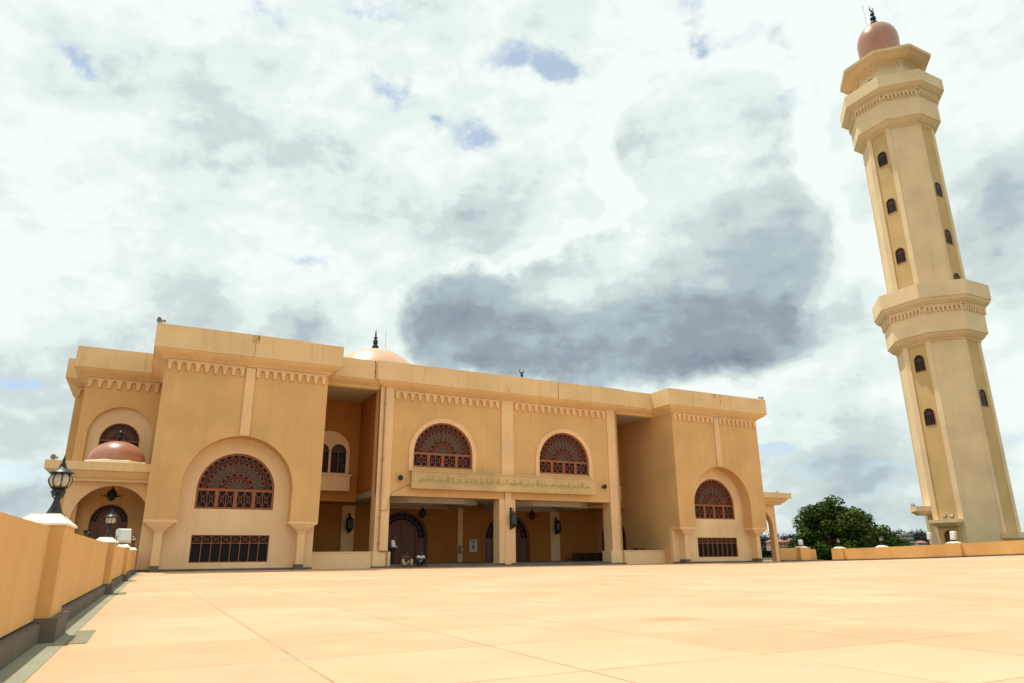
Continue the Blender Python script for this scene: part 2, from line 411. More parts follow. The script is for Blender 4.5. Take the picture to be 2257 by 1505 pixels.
# ------------------------------------------------------------------ windows and doors
def diamond_cell(m, P0, P1, P2, P3, wd, v0, v1, P=None):
    """star motif in a quad cell: small diamond at centre, rays to the corners"""
    P0, P1, P2, P3 = [Vector(p) for p in (P0, P1, P2, P3)]
    c = (P0+P1+P2+P3)/4; q = []
    for a, b in ((P0,P1),(P1,P2),(P2,P3),(P3,P0)):
        q.append(c + ((a+b)/2 - c)*.42)
    for i in range(4): m.bar(q[i], q[(i+1)%4], wd, v0, v1, P)
    cs = [P0, P1, P2, P3]
    for i in range(4):
        mid = (q[i-1] + q[i])/2
        m.bar(mid, mid + (cs[i]-mid)*.98, wd, v0, v1, P)
def arch_window(parent, cx, hw, sill, spring, vf, name='window', panes=4, P=None, wood=None, nout=16, frames=True):
    """semicircular-headed window, vf = depth of the wall face it is set in"""
    P = P or L; wood = wood or M['wood']
    fw = hw*.055
    fr = MB()
    outer = arch(cx, hw, sill, spring, 32)
    inner = [(cx-hw+fw, sill+fw), (cx+hw-fw, sill+fw)] + arc(cx, spring, hw-fw, 0, PI, 32)
    fr.plate(outer, [inner], vf-.02, vf-.16, P)
    th = spring - .12*hw*0
    fr.bar((cx-hw+fw, th), (cx+hw-fw, th), fw*1.3, vf-.035, vf-.15, P)
    iw = 2*(hw-fw)
    for i in range(1, panes):
        x = cx-hw+fw + iw*i/panes
        fr.bar((x, sill+fw), (x, th), fw*1.7, vf-.038, vf-.15, P)
    f = fr.build(name, wood, parent)
    gl = MB(); gl.plate([(cx-hw+fw*.5, sill+fw*.5), (cx+hw-fw*.5, sill+fw*.5)] + arc(cx, spring, hw-fw*.5, 0, PI, 32), [], vf-.135, vf-.145, P)
    gl.build('glass', M['glass'], f)
    ls = MB(); R = hw-fw; b = hw*.02
    r1, r2, r3 = R*.735, R*.48, R*.25
    def ring(r): ls.plate(arc(cx, th, r+b/2, 0, PI, 30) + arc(cx, th, r-b/2, PI, 0, 30), [], vf-.07, vf-.11, P)
    for r in (r1, r2, r3): ring(r)
    def seg(ra, rb, n, star):
        for i in range(n):
            a0 = PI*i/n; a1 = PI*(i+1)/n
            p = lambda r, a: (cx + r*math.cos(a), th + r*math.sin(a))
            if i: ls.bar(p(ra, a0), p(rb, a0), b, vf-.07, vf-.11, P)
            if star: diamond_cell(ls, p(ra, a0), p(rb, a0), p(rb, a1), p(ra, a1), b*.72, vf-.075, vf-.105, P)
    seg(r1, R, nout, True); seg(r2, r1, nout-4, False); seg(r3, r2, nout//2, True)
    for i in range(panes):
        x0 = cx-hw+fw + iw*i/panes + fw*.6; x1 = x0 + iw/panes - fw*1.2; xm = (x0+x1)/2
        y0 = sill+fw; y1 = th-fw*.6
        ls.bar((xm, y0), (xm, y1), b, vf-.07, vf-.11, P)
        diamond_cell(ls, (x0,y0), (xm,y0), (xm,y1), (x0,y1), b*.8, vf-.075, vf-.105, P)
        diamond_cell(ls, (xm,y0), (x1,y0), (x1,y1), (xm,y1), b*.8, vf-.075, vf-.105, P)
    ls.build('lattice', M['lattice'], f)
    fz = MB(); fz.plate(arc(cx, th+.01, r1-b, 0, PI, 24) + arc(cx, th+.01, r2+b, PI, 0, 24), [], vf-.12, vf-.133, P)
    fz.plate(arc(cx, th+.01, r3-b, 0, PI, 16), [], vf-.12, vf-.133, P)
    fz.build('frosted_pane', M['frost'], f)
    return f
def low_window(parent, cx, hw, w0, w1, vf, n=8):
    fr = MB(); fw = .05
    fr.plate([(cx-hw,w0),(cx+hw,w0),(cx+hw,w1),(cx-hw,w1)], [[(cx-hw+fw,w0+fw),(cx+hw-fw,w0+fw),(cx+hw-fw,w1-fw),(cx-hw+fw,w1-fw)]], vf-.02, vf-.14)
    ty = w1 - (w1-w0)*.30; iw = 2*(hw-fw)
    fr.bar((cx-hw+fw, ty), (cx+hw-fw, ty), .04, vf-.035, vf-.13)
    for i in range(1, n):
        x = cx-hw+fw + iw*i/n; fr.bar((x, w0+fw), (x, w1-fw), .042, vf-.03, vf-.13)
    f = fr.build('window', M['wood'], parent)
    gl = MB(); gl.plate([(cx-hw+.02,w0+.02),(cx+hw-.02,w0+.02),(cx+hw-.02,w1-.02),(cx-hw+.02,w1-.02)], [], vf-.115, vf-.125); gl.build('glass', M['glass'], f)
    ls = MB()
    for i in range(n):
        x0 = cx-hw+fw + iw*i/n + .02; x1 = x0 + iw/n - .04
        diamond_cell(ls, (x0,ty+.02), (x1,ty+.02), (x1,w1-fw), (x0,w1-fw), .022, vf-.06, vf-.09)
    ls.build('lattice', M['wood'], f)
def arch_door(parent, cx, r, w0, spring, vf, P=None):
    P = P or L
    fr = MB(); fw = r*.07
    fr.plate(arch(cx, r, w0, spring, 28), [[(cx-r+fw, w0+.02), (cx+r-fw, w0+.02)] + arc(cx, spring, r-fw, 0, PI, 28)], vf-.03, vf-.25, P)
    ri = r*.56; hi = spring + r*.05                       # inner arched leaves
    fr.plate(arch(cx, ri+fw, w0+.01, hi, 22), [arch(cx, ri, w0+.03, hi, 22)], vf-.04, vf-.24, P)
    for s in (-1, 1):
        fr.bar((cx+s*(ri+fw), spring-.05), (cx+s*(r-fw), spring-.05), fw*1.2, vf-.045, vf-.24, P)
    d = fr.build('door', M['doorwood'], parent)
    for s in (-1, 1):                                    # two leaves with raised panels
        lf = MB(); x0, x1 = sorted((cx+s*.01, cx+s*ri))
        pts = [(x0, w0+.03), (x1, w0+.03)]
        aa = arc(cx, hi, ri, 0, PI/2, 12) if s > 0 else arc(cx, hi, ri, PI/2, PI, 12)
        if s > 0: pts = [(cx+.01, w0+.03), (cx+ri, w0+.03)] + aa[:-1] + [(cx+.01, hi+ri)]
        else: pts = [(cx-ri, w0+.03), (cx-.01, w0+.03), (cx-.01, hi+ri)] + aa[1:]
        lf.plate(pts, [], vf-.13, vf-.18, P)
        xa, xb = x0+.12*ri, x1-.12*ri
        for ya, yb in ((w0+.2, w0+.9), (w0+1.05, w0+1.75)):
            lf.plate([(xa,ya),(xb,ya),(xb,yb),(xa,yb)], [], vf-.10, vf-.14, P)
        leaf = lf.build('door_leaf', M['doorwood'], d)
    for s in (-1, 1):                                    # side panels
        sp = MB(); x0, x1 = sorted((cx+s*(ri+fw), cx+s*(r-fw)))
        sp.plate([(x0,w0+.02),(x1,w0+.02),(x1,spring-.08),(x0,spring-.08)], [], vf-.15, vf-.19, P)
        sp.plate([(x0+.08,w0+.15),(x1-.08,w0+.15),(x1-.08,spring-.25),(x0+.08,spring-.25)], [], vf-.12, vf-.16, P)
        sp.build('side_panel', M['doorwood'], d)
    fg = MB(); fg.plate(arc(cx, spring-.04, r-fw*.5, 0, PI, 28), [], vf-.20, vf-.21, P); fg.build('fanlight', M['glass'], d)
    lt = MB()
    for i in range(1, 12):
        a = PI*i/12; lt.bar((cx+(ri+fw)*math.cos(a), spring+(ri+fw)*math.sin(a)), (cx+(r-fw)*math.cos(a), spring+(r-fw)*math.sin(a)), .03, vf-.16, vf-.19, P)
    rm = (ri+r)/2; lt.plate(arc(cx, spring, rm+.02, 0, PI, 24) + arc(cx, spring, rm-.02, PI, 0, 24), [], vf-.155, vf-.185, P)
    lt.build('lattice', M['doorwood'], d)
    kn = MB(); p = P(cx+.12, vf-.08, w0+1.0); kn.lathe([(0.001,-.05),(.04,-.04),(.05,0),(.04,.04),(.001,.05)], p, 8); kn.build('handle', M['greymetal'], d, True)
    return d
def moulding(m, cx, r0, r1, w0, spring, v0, v1, P=None):
    a = [(cx+r1, w0)] + arc(cx, spring, r1, 0, PI, 30) + [(cx-r1, w0), (cx-r0, w0)] + arc(cx, spring, r0, PI, 0, 30) + [(cx+r0, w0)]
    m.plate(a, [], v0, v1, P)
def frieze(parent, a0, a1, n, v0, top=11.18, h=.50, P=None, mat=None, th=.12, name='corbel_frieze'):
    """row of n small brackets joined by little round arches"""
    P = P or L; m = MB(); pitch = (a1-a0)/(n-.45); tw = pitch*.44
    gap = pitch - tw; r = gap/2; k = 6
    pts = [(a1, top), (a0, top)]
    for i in range(n):
        x = a0 + i*pitch
        pts += [(x, top-h*.55), (x+tw*.10, top-h*.6), (x+tw*.14, top-h), (x+tw*.86, top-h), (x+tw*.90, top-h*.6), (x+tw, top-h*.55)]
        if i < n-1:
            cxx = x+tw+r; sp = top-h*.40
            pts += [(cxx - r*math.cos(PI*j/k), sp + min(r*1.15, h*.34)*math.sin(PI*j/k)) for j in range(1, k)]
    end = a0 + (n-1)*pitch + tw
    pts[0] = (end, top)
    m.plate(pts, [], v0+th, v0-.05, P)
    m.plate([(a0-.02, top), (end+.02, top), (end+.02, top+.06), (a0-.02, top+.06)], [], v0+th+.04, v0-.05, P)
    return m.build(name, mat or M['trim'], parent)
def sweep(m, path, prof, P=None):
    """path: (u,v) polyline, outside on its right when walking; prof: (offset, w)"""
    n = len(path); cols = []
    for i, p in enumerate(path):
        p = Vector(p); dirs = []
        if i > 0: dirs.append((p-Vector(path[i-1])).normalized())
        if i < n-1: dirs.append((Vector(path[i+1])-p).normalized())
        nr = [Vector((-d.y, d.x)) for d in dirs]     # v is positive towards the viewer
        if len(nr) == 1: o = nr[0]
        else: o = (nr[0]+nr[1]) / (1+nr[0].dot(nr[1]))
        cols.append([(p.x+o.x*q, p.y+o.y*q, w) for q, w in prof])
    rings = [[L(*pt) for pt in c] for c in cols]
    m.loft(rings, cap=True, closed=True)

# ------------------------------------------------------------------ MOSQUE
mosque = empty('mosque', O, ROTZ, 'long two storey ochre mosque with arched lattice windows, heavy cornice and open entrance porch', 'mosque')
P_, R_, A_, B_, C_ = 1.97, .956, 9.4, 13.31, 22.26
HT, HB = 13.0, 11.73

# walls of the bays
for s in (-1, 1):
    uc = s*(B_+C_)/2; hw = (C_-B_)/2
    m = MB()
    out = [(uc-hw, 2.62), (uc-2.9, 2.62), (uc-2.9, 4.35)] + arc(uc, 4.35, 2.9, PI, 0, 40)[1:-1] + [(uc+2.9, 4.35), (uc+2.9, 2.62), (uc+hw, 2.62), (uc+hw, 11.9), (uc-hw, 11.9)]
    m.plate(out, [], P_, P_-R_)
    slab = m.build('arched_front', M['ochre'], mosque)
    m = MB(); m.ubox(uc-.25, uc+.25, P_-.05, P_+.10, 7.27, 11.2); m.build('pilaster', M['trim'], mosque)
    vf = P_-R_
    m = MB()
    holes = [arch(uc, 2.07, 3.27, 4.32, 32), [(uc-2.03,.43),(uc+2.03,.43),(uc+2.03,1.88),(uc-2.03,1.88)]]
    m.plate([(uc-hw+.251, 0), (uc+hw-.251, 0), (uc+hw-.251, 11.9), (uc-hw+.251, 11.9)], holes, vf-.002, vf-.30)
    m.build('bay_wall', M['cream'], mosque)
    arch_window(mosque, uc, 2.07, 3.27, 4.32, vf-.06)
    low_window(mosque, uc, 2.03, .43, 1.88, vf-.05)
    # side and back walls of the bay (door opening in the porch side)
    for side, u in ((0, s*B_), (1, s*C_)):
        m = MB(); uu = u - (.25 if u > uc else -.25)
        Q = lambda a, v, w: L(v, a, w)
        hole = [arch(-6.6, 1.75, .16, 1.95, 24)] if side == 0 else []
        m.plate([(-14, 0), (vf-.302, 0), (vf-.302, 11.9), (-14, 11.9)], hole, u, uu, Q); m.ubox(u, uu, vf-.302, vf-.001, 2.619, 11.9)
        m.build('side_wall', M['ochre'], mosque)
        m = MB(); m.ubox(u, uu, vf-.301, vf-.001, 0, 2.618); m.build('corner_pier', M['cream'], mosque)
        if side == 0:
            PQ = (lambda a, v, w: L(s*B_ - s*(v), a, w)) if False else (lambda a, v, w: L(s*B_ + s*(-v), a, w))
            arch_door(mosque, -6.6, 1.75, .16, 1.95, -.0, PQ)
    # engaged columns carrying the slab
    for k in (-1, 1):
        c = uc + k*3.66; m = MB()
        def rect(hx, y0, y1, w): return [L(c-hx, y0, w), L(c+hx, y0, w), L(c+hx, y1, w), L(c-hx, y1, w)]
        b0 = vf-.02
        prof = [(.20, .66, .30), (.20, .66, 1.98), (.24, .70, 2.0), (.25, .71, 2.06), (.30, .74, 2.10), (.44, .84, 2.24), (.66, .92, 2.40), (.70, .94, 2.46), (.80, .975, 2.47), (.80, .975, 2.618)]
        m.loft([rect(hx, b0, vf+d, w) for hx, d, w in prof])
        m.build('column', M['trim'], mosque)
        m = MB(); m.ubox(c-.215, c+.215, b0, vf+.69, 0.0, .298); m.build('column_base', M['plinth'], mosque)
    m = MB(); m.ubox(uc-hw-.03, uc+hw+.03, vf+.03, vf-.1, 0, .12); m.build('base_strip', M['plinth'], mosque)
    frieze(mosque, uc-hw+.12, uc-.30, 9, P_); frieze(mosque, uc+.30, uc+hw-.12, 9, P_)

# centre block
m = MB()
holes = [arch(-4.9, 2.12, 6.28, 7.19, 32), arch(4.6, 2.12, 6.28, 7.19, 32)]
m.plate([(-A_, 4.38), (A_, 4.38), (A_, 11.9), (-A_, 11.9)], holes, 0, -.35); m.build('front_wall', M['ochre'], mosque)
for cx in (-4.9, 4.6):
    m = MB(); moulding(m, cx, 2.122, 2.42, 6.0, 7.19, .07, -.02); m.build('window_surround', M['trim'], mosque)
    arch_window(mosque, cx, 2.12, 6.28, 7.19, -.05)
m = MB(); m.ubox(-A_, -8.50, -1.0, .06, 0, 11.35); m.build('pillar', M['trim'], mosque)
m = MB(); m.ubox(8.50, A_, -1.0, .06, 0, 11.35); m.build('pillar', M['trim'], mosque)
m = MB(); m.ubox(-.72, .50, -.90, .05, .18, 4.378); m.build('pillar', M['trim'], mosque)
m = MB(); m.ubox(-.30, .14, .048, .10, 0, 4.86); m.ubox(-.56, .37, -.02, .10, 5.95, 11.3); m.build('pilaster', M['trim'], mosque)
for s in (-1, 1):
    m = MB(); m.ubox(s*8.33, s*(A_+.05), -1.06, .12, 0, .95); m.build('pillar_base', M['cream'], mosque)
frieze(mosque, -8.40, -.70, 15, 0); frieze(mosque, .52, 8.40, 15, 0)
band = MB(); band.ubox(-7.2, 6.95, -.05, .45, 4.85, 5.93); band.ubox(-7.25, 7.0, -.05, .49, 5.93, 6.02)
band = band.build('inscription_panel', M['stone'], mosque)
fl = MB()
for w in (5.05, 5.82): fl.ubox(-7.0, 6.75, .44, .462, w, w+.018)
for u in (-7.0, 6.74): fl.ubox(u, u+.018, .44, .463, 5.05, 5.82)
fl.build('panel_border', M['cream'], band)

# Arabic lettering, shaped by hand from the presentation forms of the built-in font
FORMS = {'ا':(0xFE8D,0xFE8E),'أ':(0xFE83,0xFE84),'إ':(0xFE87,0xFE88),'آ':(0xFE81,0xFE82),'ب':(0xFE8F,0xFE90,0xFE91,0xFE92),
 'ة':(0xFE93,0xFE94),'ت':(0xFE95,0xFE96,0xFE97,0xFE98),'ج':(0xFE9D,0xFE9E,0xFE9F,0xFEA0),'ح':(0xFEA1,0xFEA2,0xFEA3,0xFEA4),
 'خ':(0xFEA5,0xFEA6,0xFEA7,0xFEA8),'د':(0xFEA9,0xFEAA),'ر':(0xFEAD,0xFEAE),'ز':(0xFEAF,0xFEB0),'س':(0xFEB1,0xFEB2,0xFEB3,0xFEB4),
 'ش':(0xFEB5,0xFEB6,0xFEB7,0xFEB8),'ص':(0xFEB9,0xFEBA,0xFEBB,0xFEBC),'ظ':(0xFEC5,0xFEC6,0xFEC7,0xFEC8),'ع':(0xFEC9,0xFECA,0xFECB,0xFECC),
 'ق':(0xFED5,0xFED6,0xFED7,0xFED8),'ك':(0xFED9,0xFEDA,0xFEDB,0xFEDC),'ل':(0xFEDD,0xFEDE,0xFEDF,0xFEE0),'م':(0xFEE1,0xFEE2,0xFEE3,0xFEE4),
 'ن':(0xFEE5,0xFEE6,0xFEE7,0xFEE8),'ه':(0xFEE9,0xFEEA,0xFEEB,0xFEEC),'و':(0xFEED,0xFEEE),'ى':(0xFEEF,0xFEF0),'ي':(0xFEF1,0xFEF2,0xFEF3,0xFEF4),
 'ﻻ':(0xFEFB,0xFEFC),'ﻵ':(0xFEF5,0xFEF6),'ﻹ':(0xFEF9,0xFEFA)}
def shape(txt):
    txt = txt.replace('لا', 'ﻻ').replace('لآ', 'ﻵ').replace('لإ', 'ﻹ'); out = []
    for wd in txt.split(' '):
        if wd == 'الله': out.append(chr(0xFDF2)); continue
        w = ''
        for i, ch in enumerate(wd):
            f = FORMS[ch]; prev = i > 0 and len(FORMS[wd[i-1]]) == 4; nxt = i < len(wd)-1 and len(f) == 4
            w += chr(f[3] if prev and nxt else f[2] if nxt else f[1] if prev else f[0])
        out.append(w[::-1])
    return ' '.join(reversed(out))
try:
    txt = shape('بسم الله الرحمن الرحيم إنما يعمر مساجد الله من آمن بالله واليوم الآخر وأقام الصلاة وآتى الزكاة ولم يخش إلا الله صدق الله العظيم')
    cu = bpy.data.curves.new('lettering', 'FONT'); cu.body = txt; cu.size = 1.0; cu.extrude = .02; cu.offset = .012; cu.resolution_u = 2
    to = bpy.data.objects.new('lettering_curve', cu); COL.objects.link(to)
    dg = bpy.context.evaluated_depsgraph_get(); dg.update()
    me = bpy.data.meshes.new_from_object(to.evaluated_get(dg)); bpy.data.objects.remove(to, do_unlink=True); bpy.data.curves.remove(cu)
    xs = [v.co.x for v in me.vertices]; ys = [v.co.y for v in me.vertices]
    kx = 13.2/(max(xs)-min(xs)); ky = .66/(max(ys)-min(ys))
    for v in me.vertices:
        x, y, z = v.co; v.co = L(-6.75+(x-min(xs))*kx, .452+z*.5, 5.12+(y-min(ys))*ky)
    me.materials.clear(); me.materials.append(M['green']); me.name = 'lettering'
    lo = bpy.data.objects.new('lettering', me); COL.objects.link(lo); lo.parent = band
except Exception as ex:
    print('lettering failed', ex)

# ceilings, floor, rear walls of the porch
m = MB(); m.ubox(-A_+.02, A_-.02, -.352, -8.99, 4.40, 4.75)
for s in (-1, 1): m.ubox(s*(A_-.018), s*(B_-.01), -4.96, -8.99, 4.40, 4.75)
m.build('porch_ceiling', M['ceiling'], mosque)
m = MB()
for u0, u1 in ((-8.2, -1.4), (1.2, 8.0)):
    for q in range(2):
        e = .5*q; d = 4.06+.16*q
        m.plate([(u0+e,-2.2-e*.6),(u0+1.4,-1.2-e),(u1-1.4,-1.2-e),(u1-e,-2.2-e*.6),(u1-e,-6.6+e*.6),(u1-1.4,-7.6+e),(u0+1.4,-7.6+e),(u0+e,-6.6+e*.6)],
                [[(u0+e+.5,-2.5-e*.6),(u0+1.7,-1.65-e),(u1-1.7,-1.65-e),(u1-e-.5,-2.5-e*.6),(u1-e-.5,-6.3+e*.6),(u1-1.7,-7.15+e),(u0+1.7,-7.15+e),(u0+e+.5,-6.3+e*.6)]],
                d, 4.40, lambda a, v, w: (a, -w, v))
m.build('ceiling_coffer', M['ceiling'], mosque)
m = MB()
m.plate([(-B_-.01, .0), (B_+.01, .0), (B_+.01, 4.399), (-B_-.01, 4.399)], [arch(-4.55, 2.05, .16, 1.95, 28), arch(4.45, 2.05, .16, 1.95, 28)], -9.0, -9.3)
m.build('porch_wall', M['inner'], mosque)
for cx in (-4.55, 4.45):
    arch_door(mosque, cx, 2.05, .16, 1.95, -9.02)
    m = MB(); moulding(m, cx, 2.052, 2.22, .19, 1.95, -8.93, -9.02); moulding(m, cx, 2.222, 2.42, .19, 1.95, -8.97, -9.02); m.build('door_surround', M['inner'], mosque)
for u0, u1 in ((-9.25, -8.3), (-.0, .43), (8.5, 9.4)):
    m = MB(); m.ubox(u0, u1, -8.85, -9.02, .19, 4.30); m.build('pilaster', M['trim'], mosque)
m = MB(); m.ubox(-9.5, 9.5, -8.99, .36, 0, .10); m.ubox(-9.5, 9.5, -8.99, -.02, .101, .19); m.ubox(-B_+.01, B_-.01, -8.98, -.32, 0.0, .186); m.build('porch_step', M['plinth'], mosque)
for s in (-1, 1):
    # upper walls beside the gap
    u = s*A_
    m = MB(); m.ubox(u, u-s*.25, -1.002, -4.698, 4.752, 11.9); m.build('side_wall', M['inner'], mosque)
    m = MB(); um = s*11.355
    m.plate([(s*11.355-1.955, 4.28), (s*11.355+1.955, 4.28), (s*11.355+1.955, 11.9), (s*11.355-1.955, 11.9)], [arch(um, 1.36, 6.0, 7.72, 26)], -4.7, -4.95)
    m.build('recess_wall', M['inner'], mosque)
    m = MB(); m.plate([(um-1.5, 5.9), (um+1.5, 5.9), (um+1.5, 9.3), (um-1.5, 9.3)], [arch(um-.6, .53, 6.2, 7.65, 18), arch(um+.6, .53, 6.2, 7.65, 18)], -4.83, -5.05)
    m.build('niche_wall', M['trim'], mosque)
    for k in (-.6, .6): arch_window(mosque, um+k, .53, 6.2, 7.65, -4.86, panes=2, nout=8, wood=M['doorwood'])
    m = MB(); m.ubox(um-1.5, um+1.35, -4.69, -4.35, 4.95, 5.95); m.ubox(um-1.6, um+1.45, -4.69, -4.28, 5.95, 6.05); m.build('balcony', M['trim'], mosque)
    m = MB(); m.ubox(s*(A_+.06), s*B_, 0.0, -.30, 0, .90); m.ubox(s*(A_+.06), s*B_, .04, -.34, .90, .97); m.build('low_wall', M['cream'], mosque)
    m = MB(); m.ubox(s*(A_+.01), s*(B_-.01), -.28, -4.69, 11.25, 11.7); m.build('soffit', M['ceiling'], mosque)
m = MB(); m.ubox(-A_+.26, A_-.26, -4.7, -5.0, 4.76, 11.9); m.build('unseen_backing', M['inner'], mosque)  # unseen backing added behind the centre windows to keep light out

# rear wings with the arched niche above each portico
for s in (-1, 1):
    nc = s*24.15; a0, a1 = sorted((s*(C_+.001), s*26.41))
    m = MB()
    m.plate([(a0, 0), (a1, 0), (a1, 11.9), (a0, 11.9)], [arch(nc, 1.74, 5.65, 7.85, 28), arch(s*24.03, 1.0, .12, 2.75, 22)], -4.67, -5.0)
    m.build('wing_wall', M['ochre'], mosque)
    m = MB(); m.plate([(nc-1.73, 5.6), (nc+1.73, 5.6), (nc+1.73, 9.8), (nc-1.73, 9.8)], [arch(nc, 1.08, 6.4, 7.55, 24)], -4.92, -5.2)
    m.build('niche_wall', M['cream'], mosque)
    arch_window(mosque, nc, 1.08, 6.4, 7.55, -4.96, nout=12)
    arch_door(mosque, s*24.03, 1.0, .12, 2.75, -4.70)
    m = MB()
    m.ubox(s*26.41, s*26.2, -5.002, -8.12, 0, 11.9); m.ubox(s*24.6, s*27.13, -8.122, -8.5, 0, 11.9); m.ubox(s*27.13, s*26.9, -8.502, -14, 0, 11.9)
    m.build('wing_side_wall', M['ochre'], mosque)
    frieze(mosque, *( (-26.30, -22.36) if s < 0 else (22.36, 26.30) ), 8, -4.67)
    frieze(mosque, *( (-27.10, -26.45) if s < 0 else (26.45, 27.10) ), 2, -8.12)

# cornice running round the whole front
prof = [(-.15, 11.21), (.02, 11.24), (.10, 11.30), (.13, 11.36), (.22, 11.42), (.42, 11.53), (.56, 11.64), (.61, 11.735), (.67, 11.74), (.672, HT), (.36, HT+.002), (.36, 12.3), (-.15, 12.3)]
path = [(-27.13, -14), (-27.13, -8.12), (-26.41, -8.12), (-26.41, -4.67), (-C_, -4.67), (-C_, P_), (-B_, P_), (-B_, -.27), (-9.16, -.27), (-9.16, -.07),
        (9.16, -.07), (9.16, -.27), (B_, -.27), (B_, P_), (C_, P_), (C_, -4.67), (26.41, -4.67), (26.41, -8.12), (27.13, -8.12), (27.13, -14)]
cm = MB(); sweep(cm, path, prof); cornice = cm.build('cornice', M['fascia'], mosque)
m = MB(); m.ubox(-27, 27, -8.3, -34, 12.02, 12.25); m.ubox(-22.2, 22.2, -4.8, -8.3, 12.02, 12.25); m.ubox(-22.2, -13.4, 1.8, -4.8, 12.02, 12.25); m.ubox(13.4, 22.2, 1.8, -4.8, 12.02, 12.25); m.ubox(-13.4, 13.4, -.3, -4.8, 12.02, 12.25)
m.ubox(-27, 27, -33.7, -34, 0, 12.02); m.build('roof', M['ceiling'], mosque)
def crack(u, v, w0, w1, seed, wd=.022, wob=.05):
    r = random.Random(seed); m = MB(); n = 7; pts = []; x = u
    for i in range(n+1):
        pts.append((x, w0+(w1-w0)*i/n)); x = u + r.uniform(-wob, wob)
    for a, b in zip(pts, pts[1:]): m.bar(a, b, wd*r.uniform(.7, 1.3), v+.004, v-.01)
    m.build('crack', M['crack'], cornice)
crack(-17.75, P_+.672, 11.75, HT-.25, 1, .014, .06); crack(-17.6, P_+.672, HT-.3, HT, 2, .05, .04)
crack(-9.95, .402, 11.75, HT, 3, .045, .03); crack(3.9, .602, 11.75, HT, 4, .03, .01); crack(-4.6, .602, 11.75, 12.05, 5, .018, .01)
crack(-.2, .602, 11.75, 12.1, 6, .02, .01); crack(17.9, P_+.672, 12.1, HT, 7, .03, .05)
m = MB()
for u, w0, w1, v in ((-17.95, 12.55, 12.98, 2.642), (17.1, 12.6, 12.98, 2.642)):
    m.ubox(u, u+.4, v+.003, v-.02, w0, w1)
m.build('repair_patch', M['stone'], cornice)

# round wall lights, downpipe and cable
for u in (-7.9, 7.93):
    m = MB()
    rings = []
    for r, d in ((.10, -.02), (.10, .16), (.13, .20), (.17, .26), (.15, .27), (.09, .22), (.05, .20)):
        rings.append([L(u + r*math.cos(2*PI*j/16), d, 5.5 + r*math.sin(2*PI*j/16)) for j in range(16)])
    m.loft(rings); m.build('round_wall_light', M['iron'], mosque, True)
m = MB()
m.tube([L(-9.12, .15, 11.35), L(-9.12, .15, 5.0), L(-9.12, .15, 1.02), L(-9.02, .18, .99), L(-8.62, .18, .99), L(-8.56, .18, .9), L(-8.56, .18, .12)], .045, 8)
for w in (10.2, 8.4, 6.6, 4.8, 3, 1.4): m.ubox(-9.19, -9.05, .05, .21, w, w+.06)
m.build('downpipe', M['pipe'], mosque, True); m = MB()
m.tube([L(9.30, .15, 11.35), L(9.30, .15, 1.02), L(9.36, .2, .9), L(9.36, .2, .1)], .04, 8)
m.build('downpipe', M['pipe'], mosque, True)
m = MB()
m.tube([L(-8.72, .09, 3.45), L(-8.66, .09, 3.45), L(-8.5, .09, 4.42), L(-8.3, .04, 4.62), L(-7.6, .04, 4.95), L(-7.21, .04, 5.12)], .016, 5)
m.tube([L(-9.05, .10, 3.45), L(-8.66, .09, 3.44)], .016, 5)
m.build('cable', M['pipe'], mosque)

